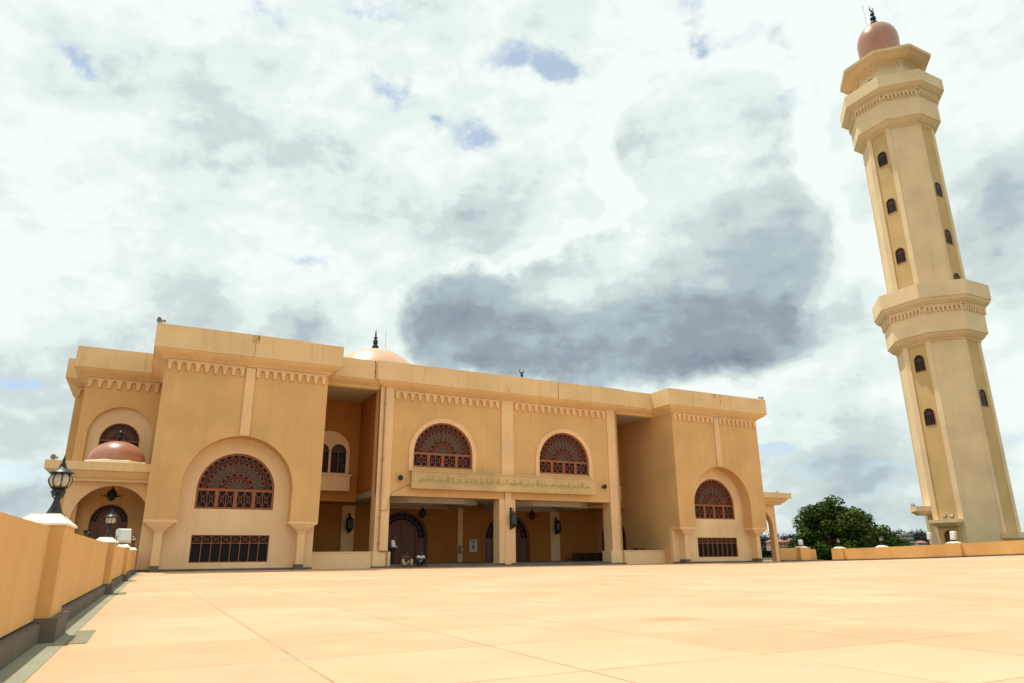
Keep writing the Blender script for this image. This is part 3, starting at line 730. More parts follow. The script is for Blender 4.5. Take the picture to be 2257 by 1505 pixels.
# porticoes with their little domes
for s in (-1, 1):
    a0, a1 = sorted((s*(C_+.001), s*26.1)); ac = s*23.85
    m = MB()
    out = [(a0, 0), (ac-1.85, 0), (ac-1.85, 2.65)] + arc(ac, 2.65, 1.85, PI, 0, 30)[1:-1] + [(ac+1.85, 2.65), (ac+1.85, 0), (a1, 0), (a1, 5.2), (a0, 5.2)]
    if ac-1.85 < a0: out = [(a0, 2.65+math.sqrt(max(0, 1.85**2-(a0-ac)**2)))] + [p for p in arc(ac, 2.65, 1.85, PI, 0, 30) if p[0] > a0] + [(ac+1.85, 0), (a1, 0), (a1, 5.2), (a0, 5.2)]
    if ac+1.85 > a1: out = [(a0, 0), (ac-1.85, 0)] + [p for p in arc(ac, 2.65, 1.85, PI, 0, 30) if p[0] < a1] + [(a1, 2.65+math.sqrt(max(0, 1.85**2-(a1-ac)**2))), (a1, 5.2), (a0, 5.2)]
    m.plate(out, [], -.6, -.95); m.build('portico_wall', M['trim'], mosque)
    m = MB(); Q = lambda a, v, w: L(v, a, w)
    c2 = -2.70
    m.plate([(-4.66, 0), (c2-1.6, 0)] + arc(c2, 2.8, 1.6, PI, 0, 26) + [(c2+1.6, 0), (-.952, 0), (-.952, 5.2), (-4.66, 5.2)], [], s*26.1, s*25.72, Q)
    m.build('portico_wall', M['trim'], mosque)
    pr = [(-.2, 4.66), (.42, 4.66), (.46, 4.78), (.52, 4.80), (.66, 4.90), (.80, 5.06), (.86, 5.17), (1.05, 5.18), (1.052, 5.62), (-.2, 5.622)]
    m = MB(); pt = [(-26.1, -4.66), (-26.1, -.6), (-C_-.002, -.6)] if s < 0 else [(C_+.002, -.6), (26.1, -.6), (26.1, -4.66)]
    sweep(m, pt, pr)
    m.ubox(s*(C_+.003), s*25.95, -.75, -4.66, 4.92, 5.60); m.build('portico_roof', M['fascia'], mosque)
    dc = L(s*24.05, -2.3, 0); dc = (dc[0], dc[1], 5.6)
    m = MB(); m.lathe([(1.66, -.05), (1.66, .30), (1.55, .34)], dc, 8, PI/8); m.build('dome_base', M['cap'], mosque)
    m = MB(); pf = [(1.40, .30)] + [(1.46*math.cos(a)+.0, .42 + 1.12*math.sin(a)) for a in [PI/2*i/14 for i in range(0, 14)]] + [(.02, 1.54)]
    m.lathe(pf, dc, 32); d = m.build('dome', M['dome'], mosque, True)
    m = MB(); z0 = 1.52
    m.lathe([(.10, z0), (.06, z0+.08), (.14, z0+.18), (.17, z0+.28), (.12, z0+.38), (.05, z0+.44), (.10, z0+.50), (.11, z0+.56), (.05, z0+.62), (.02, z0+.66)], dc, 12)
    for k in (-1, 1):
        m.tube([(dc[0]+k*.0, dc[1], dc[2]+z0+.62), (dc[0]+k*.14, dc[1], dc[2]+z0+.68), (dc[0]+k*.19, dc[1], dc[2]+z0+.82), (dc[0]+k*.14, dc[1], dc[2]+z0+.95)], [.035, .04, .03, .008], 6)
    m.build('finial', M['iron'], d, True)

# main dome with ball finial and lightning rod, and the crescent of a second dome behind
dc = L(-1.42, -30.1, 12.2)
m = MB(); m.lathe([(6.1, -.1), (6.1, 4.6), (5.9, 4.8)], dc, 48); m.build('dome_base', M['fascia'], mosque)
m = MB(); m.lathe([(5.7, 4.7)] + [(5.7*math.cos(a), 5.0+5.7*math.sin(a)) for a in [PI/2*i/30 for i in range(30)]] + [(.02, 10.7)], dc, 64)
bd = m.build('dome', M['bigdome'], mosque, True)
def ball(m, c, r, n=14):
    m.lathe([(max(.001, r*math.cos(a)), r*math.sin(a)) for a in [-PI/2 + PI*i/10 for i in range(11)]], c, n)
m = MB(); zt = dc[2]+10.55
m.tube([(dc[0], dc[1], zt), (dc[0], dc[1], zt+1.8)], .07, 8)
for r, z in ((.38, .45), (.28, 1.0), (.20, 1.45)): ball(m, (dc[0], dc[1], zt+z), r)
m.tube([(dc[0], dc[1], zt+1.5), (dc[0], dc[1], zt+1.9), (dc[0], dc[1], zt+2.5)], [.09, .10, .01], 8)
m.build('finial', M['iron'], bd, True)
m = MB(); m.tube([(dc[0]+1.15, dc[1], zt-.2), (dc[0]+1.2, dc[1], zt+2.5)], .018, 5); m.build('lightning_rod', M['greymetal'], bd)
c2 = Vector(L(13.2, -22.4, 18.2))
m = MB(); m.lathe([(2.6, -6), (2.6, -3.0), (2.5, -2.2), (2.0, -1.2), (1.2, -.4), (.3, 0), (.05, .05)], tuple(c2), 24); d2 = m.build('dome', M['bigdome'], mosque, True)
m = MB(); m.tube([tuple(c2), tuple(c2+Vector((0,0,2.0)))], .06, 8); ball(m, tuple(c2+Vector((0,0,.6))), .25); ball(m, tuple(c2+Vector((0,0,1.15))), .2); ball(m, tuple(c2+Vector((0,0,1.6))), .17)
cx = [tuple(c2 + Vector((.27*math.cos(a), 0, 2.12+.30*math.sin(a)))) for a in [math.radians(115 + 310*i/18) for i in range(19)]]
m.tube(cx, [.012+.055*math.sin(PI*i/18) for i in range(19)], 6); m.build('finial', M['iron'], d2, True)

# ------------------------------------------------------------------ MINARET
MC = Vector((42.17, 66.0, 0.0))
minaret = empty('minaret', MC, math.radians(27.45), 'tall octagonal cream minaret with two balconies, arched windows and a copper coloured dome', 'minaret')
A0 = math.radians(22.5)
def octo(prof, m, n=8): m.lathe(prof, (0,0,0), n, A0)
m = MB(); octo([(3.5, -6.2), (3.55, 19.9)], m); octo([(3.42, 25.0), (3.40, 43.4)], m); sh = m.build('shaft', M['minaret'], minaret)
m = MB(); octo([(3.0, 48.0), (3.0, 51.9)], m); m.build('gallery_wall', M['minaret'], minaret)
def facef(k, R):         # mapping (a, depth, w) onto face k of the octagon
    ang = k*PI/4; n = Vector((math.cos(ang), math.sin(ang))); tt = Vector((-n.y, n.x)); ap = R*math.cos(PI/8)
    return lambda a, v, w: (n.x*(ap+v)+tt.x*a, n.y*(ap+v)+tt.y*a, w)
# faces: k=0 is +U, k=2 is -V side, k=4 is -U, k=6 is +V
winz = {4: ((18.09, 12.88), (40.4, 34.9, 29.3)), 6: ((14.37,), (36.0, 30.7, 25.98)), 0: ((14.4,), (36.0, 30.7)), 2: ((14.4,), (36.0, 30.7))}
for k in (0, 2, 4, 6):
    for (R, w0, w1, zs) in ((3.55, -6, 19.95, winz[k][0]), (3.42, 24.0, 43.45, winz[k][1])):
        F = facef(k, R); side = R*math.sin(PI/8)
        # proud strips either side leave the face as a sunk panel
        for sg in (-1, 1):
            m = MB(); a0, a1 = sorted((sg*(side-.46), sg*(side+.035))); m.plate([(a0, w0), (a1, w0), (a1, w1), (a0, w1)], [], .09, -.1, F); m.build('corner_strip', M['minaret'], minaret)
        m = MB(); m.plate([(-side+.462, w0), (side-.462, w0), (side-.462, w1), (-side+.462, w1)], [], .012, -.1, F); m.build('panel', M['minaret_panel'], minaret)
        for z in zs:
            if z < w0: continue
            fr = MB(); o = arch(0, .50, z-.85, z+.28, 16); i = [(-.43, z-.78), (.43, z-.78)] + arc(0, z+.28, .43, 0, PI, 16)
            fr.plate(o, [i], .06, -.05, F); fr.bar((0, z-.8), (0, z+.25), .05, .045, .0, F); fr.bar((-.43, z+.25), (.43, z+.25), .06, .045, 0, F)
            f = fr.build('window', M['doorwood'], minaret)
            gl = MB(); gl.plate([(-.45, z-.8), (.45, z-.8)] + arc(0, z+.28, .45, 0, PI, 16), [], .022, -.02, F); gl.build('glass', M['glass'], f)
            ls = MB()
            for x in (-.22, .22): ls.bar((x, z-.78), (x, z+.25), .03, .035, .015, F)
            for a in (PI*.25, PI*.5, PI*.75): ls.bar((0, z+.28), (.43*math.cos(a), z+.28+.43*math.sin(a)), .03, .035, .015, F)
            ls.build('shutter', M['doorwood'], f)
def oct_frieze(R, top, h, n):
    for k in range(8):
        F = facef(k, R); side = R*math.sin(PI/8)
        frieze(minaret, -side+.06, side-.06, n, 0.0, top, h, F, M['minaret'], .20)
m = MB(); octo([(3.50, 19.75), (3.72, 19.85), (3.74, 19.95), (3.95, 20.05), (4.18, 20.28), (4.32, 20.48), (4.40, 20.50), (4.40, 23.02), (4.62, 23.05), (4.66, 23.14), (4.80, 23.22), (5.02, 23.45), (5.12, 23.70), (5.20, 23.74), (5.20, 25.22), (5.02, 25.222), (5.02, 24.2), (3.3, 24.2)], m)
m.build('balcony', M['minaret'], minaret); oct_frieze(4.40, 22.98, .56, 9)
m = MB(); octo([(3.35, 43.2), (3.56, 43.3), (3.58, 43.4), (3.80, 43.5), (4.05, 43.75), (4.22, 43.98), (4.30, 44.0), (4.30, 46.85), (4.52, 46.88), (4.56, 46.97), (4.72, 47.05), (4.95, 47.25), (5.08, 47.42), (5.16, 47.45), (5.16, 48.78), (5.0, 48.782), (5.0, 48.0), (2.9, 48.0)], m)
m.build('balcony', M['minaret'], minaret); oct_frieze(4.30, 46.80, .60, 9)
m = MB(); octo([(2.95, 51.3), (3.2, 51.35), (3.25, 51.5), (3.7, 51.55), (4.05, 51.7), (4.42, 51.95), (4.66, 52.05), (4.70, 52.35), (4.5, 52.352), (3.6, 52.5), (.5, 52.6)], m)
m.build('roof', M['minaret'], minaret)
for k in range(8): frieze(minaret, -1.05, 1.05, 6, 0.0, 51.28, .4, facef(k, 3.0), M['minaret'], .08)
for k in (4, 0, 2, 6):
    F = facef(k, 3.0); fr = MB(); fr.plate(arch(0, .5, 48.1, 49.9, 16), [], .02, -.02, F); fr.build('doorway', M['glass'], minaret)
mb = MB(); pf = [(1.68, 52.4), (1.82, 53.2), (1.98, 54.2), (2.1, 55.2), (2.14, 56.0)] + [(2.14*math.cos(a), 56.2+2.55*math.sin(a)) for a in [PI/2*i/14 for i in range(1, 14)]] + [(.02, 58.75)]
mb.lathe(pf, (0,0,0), 40); md = mb.build('dome', M['dome'], minaret, True)
mb = MB(); mb.tube([(0,0,58.6), (0,0,60.9)], .07, 8)
for r, z in ((.38, 59.1), (.33, 59.75), (.24, 60.35)): ball(mb, (0,0,z), r)
cx = [(.34*math.cos(a), 0, 61.1+.36*math.sin(a)) for a in [math.radians(115 + 310*i/18) for i in range(19)]]
mb.tube(cx, [.015+.07*math.sin(PI*i/18) for i in range(19)], 6); mb.build('finial', M['iron'], md, True)
mb = MB(); mb.tube([(-.9,.3,57.8), (-.95,.35,61.4)], .02, 5); ball(mb, (-.95,.35,61.4), .06); mb.build('lightning_rod', M['greymetal'], md)
# door canopies at the foot
def canopy(k, R, w0, w1, hw, out, door):
    F = facef(k, R)
    m = MB(); m.plate([(-hw, w0+.22), (hw, w0+.22), (hw, w1), (-hw, w1)], [], out, -.05, F)
    m.loft([[F(-hw+.35, -.05, w0-.12), F(hw-.35, -.05, w0-.12), F(hw-.35, out-.4, w0-.12), F(-hw+.35, out-.4, w0-.12)], [F(-hw+.02, -.05, w0+.218), F(hw-.02, -.05, w0+.218), F(hw-.02, out-.02, w0+.218), F(-hw+.02, out-.02, w0+.218)]])
    m.build('canopy', M['minaret'], minaret)
    if door:
        m = MB(); m.plate([(-.95, -6), (.95, -6), (.95, w0-.13), (-.95, w0-.13)], [arch(0, .52, -1.2, w0-.95, 18)], .35, -.02, F); m.build('door_surround', M['minaret_panel'], minaret)
        d = MB(); d.plate(arch(0, .51, -1.2, w0-.95, 18), [], .16, .08, F); d.bar((0, -1.1), (0, w0-.5), .05, .20, .1, F); d.build('door', M['doorwood'], minaret)
canopy(4, 3.55, 2.95, 3.45, 1.30, .95, True)
canopy(6, 3.55, 1.55, 2.25, 1.55, 1.4, False)
canopy(3, 3.55, 4.1, 4.75, 1.2, 1.3, False)

# ------------------------------------------------------------------ parapets
def lines_local(m, a, b, z0, z1, t):   # upright slab between world points a and b (left side t thick)
    pass
def pyramid_cap(m, c, hx, hy, z, h=.10, d=None):
    """white chamfered cap; c world/local centre, d = unit vector along the wall"""
    d = d or Vector((1, 0, 0)); n = Vector((-d.y, d.x, 0)); c = Vector(c)
    def rg(fx, fy, zz): return [c+d*fx+n*fy+Vector((0,0,zz)), c-d*fx+n*fy+Vector((0,0,zz)), c-d*fx-n*fy+Vector((0,0,zz)), c+d*fx-n*fy+Vector((0,0,zz))]
    m.loft([rg(hx+.02, hy+.02, z), rg(hx+.02, hy+.02, z+.02), rg(hx*.55, hy*.6, z+h), rg(hx*.55, hy*.6, z+h+.01)])

def uf(v): return -22.93 + (35.6-v)*.0205     # front face of the left pillars
HW = 1.035
lw = empty('parapet_wall', world(uf(35)-.12, 35), ROTZ, 'ochre parapet wall with white capped pillars and grey plinth running along the left side', 'wall')
inv = lw.matrix_basis.inverted()
def add_local(m): m.v = [tuple(inv @ Vector(p)) for p in m.v]; return m
def wq(u, v, w): return tuple(world(u, v, w))
pill = [(35.50, 34.60), (26.0, 25.15), (16.8, 15.95), (7.6, 6.75)]
stops = [46.0] + [x for p in pill for x in p] + [.0]
for i in range(0, len(stops), 2):
    a, b = stops[i], stops[i+1]
    if i == 8: b = 1.2
    mid = (a+b)/2
    for p, q in (((a, mid+.008), (mid-.008, b)) if i > 0 else ((a, 40.9), (40.884, b))):
        m = MB(); m.add([wq(uf(p)-.12, p, .20), wq(uf(p)-.42, p, .20), wq(uf(q)-.42, q, .20), wq(uf(q)-.12, q, .20),
                         wq(uf(p)-.12, p, HW), wq(uf(p)-.42, p, HW), wq(uf(q)-.42, q, HW), wq(uf(q)-.12, q, HW)],
                        [(0,1,2,3),(4,5,6,7),(0,1,5,4),(1,2,6,5),(2,3,7,6),(3,0,4,7)])
        add_local(m).build('wall_panel', M['parapet'], lw)
    m = MB(); m.add([wq(uf(a)-.055, a, -.01), wq(uf(a)-.45, a, -.01), wq(uf(b)-.45, b, -.01), wq(uf(b)-.055, b, -.01),
                     wq(uf(a)-.055, a, .17), wq(uf(a)-.45, a, .198), wq(uf(b)-.45, b, .198), wq(uf(b)-.055, b, .17)],
                    [(0,1,2,3),(4,5,6,7),(0,1,5,4),(1,2,6,5),(2,3,7,6),(3,0,4,7)])
    add_local(m).build('plinth', M['plinth'], lw)
wd = (world(uf(0), 0) - world(uf(30), 30)).normalized()
for a, b in pill:
    m = MB(); m.add([wq(uf(a), a, .20), wq(uf(a)-.40, a, .20), wq(uf(b)-.40, b, .20), wq(uf(b), b, .20),
                     wq(uf(a), a, HW+.012), wq(uf(a)-.40, a, HW+.012), wq(uf(b)-.40, b, HW+.012), wq(uf(b), b, HW+.012)],
                    [(0,1,2,3),(4,5,6,7),(0,1,5,4),(1,2,6,5),(2,3,7,6),(3,0,4,7)])
    pl = add_local(m).build('pillar', M['parapet'], lw)
    m = MB(); A, B = a+.03, b-.03
    m.add([wq(uf(a)+.07, A, -.01), wq(uf(a)-.54, A, -.01), wq(uf(b)-.54, B, -.01), wq(uf(b)+.07, B, -.01),
           wq(uf(a)+.07, A, .215), wq(uf(a)-.54, A, .215), wq(uf(b)-.54, B, .215), wq(uf(b)+.07, B, .215)],
          [(0,1,2,3),(4,5,6,7),(0,1,5,4),(1,2,6,5),(2,3,7,6),(3,0,4,7)])
    add_local(m).build('pillar_base', M['plinth'], lw)
    m = MB(); mc = (a+b)/2; pyramid_cap(m, world(uf(mc)-.20, mc, 0), (a-b)/2, .20, HW+.012, .11, wd)
    add_local(m).build('cap', M['cap'], lw)
gp = MB(); gm = MB(); pts_in, pts_out = [], []
prev = 46.0
for a, b in pill + [(1.0, 1.0)]:
    gm.add([wq(uf(prev)-.06, prev, .004), wq(uf(prev)+.17, prev, .004), wq(uf(b)+.17, b, .004), wq(uf(b)-.06, b, .004)], [(0,1,2,3)])
    if a != b: gp.add([wq(uf(a)+.1701, a+.22, .004), wq(uf(a)+.34, a+.22, .004), wq(uf(b)+.34, b-.22, .004), wq(uf(b)+.1701, b-.22, .004)], [(0,1,2,3)])
    prev = b
gut = gm.build('gutter', M['gutter'], recalc=False)
for p in gut.data.polygons: pass
tag(gut, kind='structure')
tag(gp.build('gutter', M['pad'], recalc=False), kind='structure')

# right parapet
rp = empty('parapet_wall', world(31.4, 10), ROTZ, 'low yellow ochre parapet wall in front of the minaret on the right', 'wall')
inv = rp.matrix_basis.inverted()
def gz(v): return rise(31.4, v)
def slopebox(m, u0, u1, v0, v1, z0, z1):
    m.add([wq(u0,v0,gz(v0)+z0), wq(u1,v0,gz(v0)+z0), wq(u1,v1,gz(v1)+z0), wq(u0,v1,gz(v1)+z0), wq(u0,v0,gz(v0)+z1), wq(u1,v0,gz(v0)+z1), wq(u1,v1,gz(v1)+z1), wq(u0,v1,gz(v1)+z1)],
          [(0,1,2,3),(4,5,6,7),(0,1,5,4),(1,2,6,5),(2,3,7,6),(3,0,4,7)])
st = [1.55, 6.18, 10.4, 15.2, 20.6, 30, 40]
rpil = [(.45, 1.55), (10.4, 11.6), (20.6, 21.8)]
for a, b in ((1.552, 5.9), (5.915, 10.398), (11.602, 16.0), (16.015, 20.598), (21.802, 30)):
    n = 3
    m = MB()
    for i in range(n):
        p, q = a+(b-a)*i/n, a+(b-a)*(i+1)/n; slopebox(m, 31.45, 31.85, p, q, .12, 1.0)
    add_local(m).build('wall_panel', M['parapet'], rp)
    m = MB()
    for i in range(n):
        p, q = a+(b-a)*i/n, a+(b-a)*(i+1)/n; slopebox(m, 31.39, 31.88, p, q, -.05, .118)
    add_local(m).build('plinth', M['plinth'], rp)
for a, b in rpil:
    m = MB(); slopebox(m, 31.25, 32.0, a, b, .12, 1.03); add_local(m).build('pillar', M['parapet'], rp)
    m = MB(); slopebox(m, 31.2, 32.05, a-.04, b+.04, -.05, .118); add_local(m).build('pillar_base', M['plinth'], rp)
    m = MB(); mc = (a+b)/2; pyramid_cap(m, world(31.62, mc, gz(mc)), (b-a)/2-.15, .28, 1.032, .12, V.copy()); add_local(m).build('cap', M['cap'], rp)
m = MB(); pyramid_cap(m, world(32.0, 4.8, gz(4.8)), .40, .28, 1.0, .14, V.copy()); add_local(m).build('cap', M['cap'], rp)

# low wall between the right portico and the parapet
jw = empty('parapet_wall', world(28, -.5), ROTZ, 'short shaded low wall with one pillar joining the right portico to the parapet', 'wall')
def jb(name, u0, u1, v0, v1, w0, w1, mat):
    m = MB(); m.ubox(u0-28, u1-28, v0+.5, v1+.5, w0, w1); return m.build(name, mat, jw)
jb('wall_panel', 26.5, 28.55, -.9, -1.2, .1, 1.08, M['parapet']); jb('wall_panel', 29.78, 31.3, -1.2, -1.5, .1, .98, M['parapet'])
jb('pillar', 28.55, 29.78, -.5, -1.3, .1, 1.12, M['parapet']); jb('plinth', 26.5, 31.3, -.45, -1.4, -.02, .098, M['plinth'])
jb('wall_panel', 22.3, 30, -8.0, -8.3, .0, 1.08, M['parapet'])
m = MB(); pyramid_cap(m, L(29.15-28, -.9+.5, 0), .45, .3, 1.122, .12); m.build('cap', M['cap'], jw)

# ------------------------------------------------------------------ lanterns on the pillars
def lantern(loc, label, group='globe lanterns on the parapet pillars'):
    t = empty('lantern', loc, ROTZ, label, 'lantern', group)
    m = MB(); m.lathe([(.128, 0), (.130, .012), (.105, .02), (.085, .05), (.062, .10), (.045, .15), (.034, .20), (.032, .235), (.05, .25), (.05, .262)], (0,0,0), 8, PI/8); m.build('stem', M['iron'], t)
    m = MB(); m.lathe([(.04, .262), (.070, .272), (.086, .285), (.086, .298), (.06, .302), (.055, .33), (.092, .338), (.098, .348), (.09, .355)], (0,0,0), 16)
    for i in range(4):
        a = PI/4+PI/2*i; c, s_ = math.cos(a), math.sin(a)
        m.tube([(.036*c,.036*s_,.205), (.075*c,.075*s_,.235), (.088*c,.088*s_,.285)], .006, 5)
        m.tube([(.088*c,.088*s_,.275), (.078*c,.078*s_,.31), (.094*c,.094*s_,.345)], .010, 5)
    m.build('cup', M['iron'], t, True)
    m = MB(); m.lathe([(.080, .350), (.108, .385), (.122, .425), (.122, .455), (.108, .495), (.080, .525)], (0,0,0), 24); m.build('glass', M['lampglass'], t, True)
    m = MB()
    for i in range(8):
        a = 2*PI*i/8+.2; m.tube([((r+.004)*math.cos(a), (r+.004)*math.sin(a), z) for r, z in [(.080,.350),(.108,.385),(.122,.425),(.122,.455),(.108,.495),(.080,.525)]], .0085, 5)
    m.build('cage', M['iron'], t, True)
    m = MB(); m.lathe([(.09, .518), (.122, .520), (.142, .522), (.142, .534), (.118, .552), (.085, .575), (.070, .580), (.066, .588), (.045, .600), (.040, .62), (.032, .632), (.036, .640), (.022, .66), (.016, .69), (.020, .695), (.010, .72), (.002, .76)], (0,0,0), 20); m.build('hood', M['iron'], t, True)
    return t
def on_left(i): 
    a, b = pill[i]; mc = (a+b)/2; return world(uf(mc)-.17, mc-(.12 if i == 0 else 0), HW+.125)
lan = lantern(on_left(0), 'nearest black globe lantern on the white cap of the big left pillar'); lan.scale = (.82,)*3
def another(loc, label, sc=.84, rz=None):
    c = copy_tree(lan); c.location = loc; c['label'] = label; c.scale = (sc,)*3
    if rz is not None: c.rotation_euler.z = rz
    return c
another(on_left(1), 'second black globe lantern along the left wall, seen before the dark arched door')
another(on_left(3), 'farthest small lantern on the left wall, beside the corner of the building')
another(world(31.62, 1.0, 1.16), 'dim lantern on the corner pillar of the right parapet before the big tree', 1.1)
another(world(32.0, 4.8, gz(4.8)+1.14), 'dim lantern on the white cap behind the right parapet before the light green tree', 1.1)

# ------------------------------------------------------------------ floodlights
def floodlight(loc, rz, tilt, w, h, d, label, mat=None, group='floodlights on walls and canopies', yoke=.12):
    t = empty('floodlight', loc, rz, label, 'floodlight', group)
    R = Matrix.Rotation(tilt, 4, 'X'); cz = h*.5+yoke
    def TR(m): m.v = [tuple(R @ Vector(p) + Vector((0, 0, cz))) for p in m.v]; return m
    m = MB(); m.loft([[(-w/2,-d/2,-h/2),(w/2,-d/2,-h/2),(w/2,-d/2,h/2),(-w/2,-d/2,h/2)], [(-w/2,d*.1,-h/2),(w/2,d*.1,-h/2),(w/2,d*.1,h/2),(-w/2,d*.1,h/2)], [(-w*.38,d/2,-h*.36),(w*.38,d/2,-h*.36),(w*.38,d/2,h*.36),(-w*.38,d/2,h*.36)]])
    TR(m).build('housing', mat or M['white'], t)
    m = MB(); m.box((-w*.44,-d/2-.006,-h*.44),(w*.44,-d/2-.001,h*.44)); TR(m).build('glass', M['frost'], t)
    m = MB()
    for s in (-1, 1): m.tube([(s*(w/2+.012),0,cz), (s*(w/2+.012),0,.02), (0,0,.02)], .012, 5)
    m.tube([(0,0,0),(0,0,.04)], .03, 8); m.build('bracket', M['iron'], t)
    m = MB()
    for s in (-1, 1): m.tube([(s*w*.3,-d*.3,h/2), (s*w*.3,-d*.3,h/2+.018), (s*w*.3,d*.1,h/2+.018)], .008, 5)
    TR(m).build('clip', M['iron'], t)
    return t
a, b = pill[2]; mc = (a+b)/2
floodlight(world(uf(mc)-.22, mc, HW+.125), ROTZ+PI+.35, .25, .42, .46, .30, 'big white floodlight on the third pillar of the left wall', yoke=.04)
floodlight(world(29.15, -.9, 1.245), ROTZ+2.4, .2, .36, .42, .2, 'white floodlight on the pillar of the low wall beside the portico')
floodlight(world(32.2, 8.8, gz(8.8)+1.02), ROTZ+1.2, .1, .35, .6, .2, 'pale floodlight standing behind the right parapet left of the minaret', yoke=.35)
floodlight(world(31.62, 11.0, gz(11)+1.16), ROTZ+1.5, .15, .42, .62, .22, 'white floodlight on the right parapet pillar before the minaret door')
def mworld(k, R, a, v, w):
    p = facef(k, R)(a, v, w); return minaret.matrix_basis @ Vector(p)
floodlight(mworld(4, 3.55, .75, .7, 3.46), math.radians(27.45)+PI*.55, .5, .34, .3, .2, 'left one of two grey floodlights on the canopy over the minaret door', M['greymetal'])
floodlight(mworld(4, 3.55, .1, .7, 3.46), math.radians(27.45)+PI*.45, .5, .34, .3, .2, 'right one of two grey floodlights on the canopy over the minaret door', M['greymetal'])
floodlight(mworld(3, 3.55, -.9, 1.05, 4.76), math.radians(27.45)+PI*.7, .6, .34, .26, .2, 'grey floodlight on the ledge sticking out left of the minaret', M['greymetal'])
floodlight(mworld(6, 3.55, .4, 1.1, 2.26), math.radians(27.45), -.4, .34, .34, .22, 'grey floodlight on the ledge at the right edge under the minaret window', M['greymetal'])

# ------------------------------------------------------------------ loudspeakers
def horn(loc, rz, tilt, label, r=.2):
    t = empty('loudspeaker', loc, rz, label, 'loudspeaker', 'horn loudspeakers on the roof corners')
    R = Matrix.Rotation(PI/2+tilt, 4, 'X'); off = Vector((0, 0, r+.03))
    m = MB(); m.lathe([(r*.25, -r*1.4), (r*.45, -r*1.3), (r*.45, -r*.7), (r*.28, -r*.6), (r*.38, 0), (r*.6, r*.5), (r, r*.9), (r*.98, r*.93), (r*.5, r*.4), (.02, .0)], (0,0,0), 18)
    m.v = [tuple(R @ Vector(p) + off) for p in m.v]; m.build('horn', M['greymetal'], t, True)
    m = MB(); m.tube([(0,0,0), (0,0,r*.7)], .03, 6); m.box((-.08,-.08,0),(.08,.08,.02)); m.build('bracket', M['iron'], t)
    return t
horn(world(-22.75, 2.45, HT), ROTZ-.9, .1, 'horn loudspeaker on the top left corner of the left bay', .18)
horn(world(22.7, 2.45, HT), ROTZ+.9, .1, 'horn loudspeaker on the top right corner of the right bay', .18)
horn(world(-26.8, .1, 5.62), ROTZ-.5, 0, 'small horn loudspeaker on the roof edge of the left portico', .15)
horn(world(26.0, .0, 5.62), ROTZ+.5, 0, 'tiny horn loudspeaker on the roof of the right portico', .09)
hg = horn(mworld(5, 3.0, -.2, .45, 48.8), math.radians(27.45)-PI*.75+PI/2, .1, 'horn loudspeaker on the upper gallery of the minaret', .32)
hg['group'] = 'horn loudspeakers on the roof corners'
horn(mworld(4, 5.16, -1.2, -.12, 48.79), math.radians(27.45)-PI/2, 0, 'small dark loudspeaker on the rim of the upper minaret balcony', .12)

# ------------------------------------------------------------------ hanging lamps
def hanging_lamp(loc, drop, label):
    t = empty('hanging_lamp', loc, ROTZ, label, 'lamp', 'hanging metal lamps in the porches')
    z = -drop
    m = MB(); m.tube([(0,0,0), (0,0,z+.62)], .018, 6); m.lathe([(.10, -.05), (.10, 0)], (0,0,0), 10)
    for i in range(3):
        a = 2*PI*i/3; m.tube([(0,0,z+.85), (.2*math.cos(a),.2*math.sin(a),z+.48)], .012, 5)
    m.build('chain', M['iron'], t)
    m = MB(); m.lathe([(.03, z+.72), (.10, z+.66), (.12, z+.60), (.20, z+.55), (.26, z+.47), (.27, z+.36), (.22, z+.30), (.30, z+.28), (.30, z+.24), (.22, z+.20), (.19, z+.10), (.10, z+.04), (.02, z)], (0,0,0), 12); m.build('body', M['iron'], t, True)
    m = MB()
    for i in range(8):
        a = 2*PI*i/8; c, s_ = math.cos(a), math.sin(a)
        m.tube([(.25*c,.25*s_,z+.30), (.40*c,.40*s_,z+.25), (.50*c,.50*s_,z+.29)], [.03, .022, .012], 6)
        ball(m, (.5*c, .5*s_, z+.31), .035, 6)
    m.build('arms', M['iron'], t, True)
    return t
h1 = hanging_lamp(world(-4.6, -4.5, 4.40), 1.15, 'dark hanging lamp with spread arms in the left half of the porch')
h2 = copy_tree(h1); h2.location = world(4.35, -4.5, 4.40); h2['label'] = 'dark hanging lamp with spread arms in the right half of the porch'
h3 = copy_tree(h1); h3.location = world(-24.0, -2.2, 4.92); h3['label'] = 'dark hanging lamp under the domed left portico'

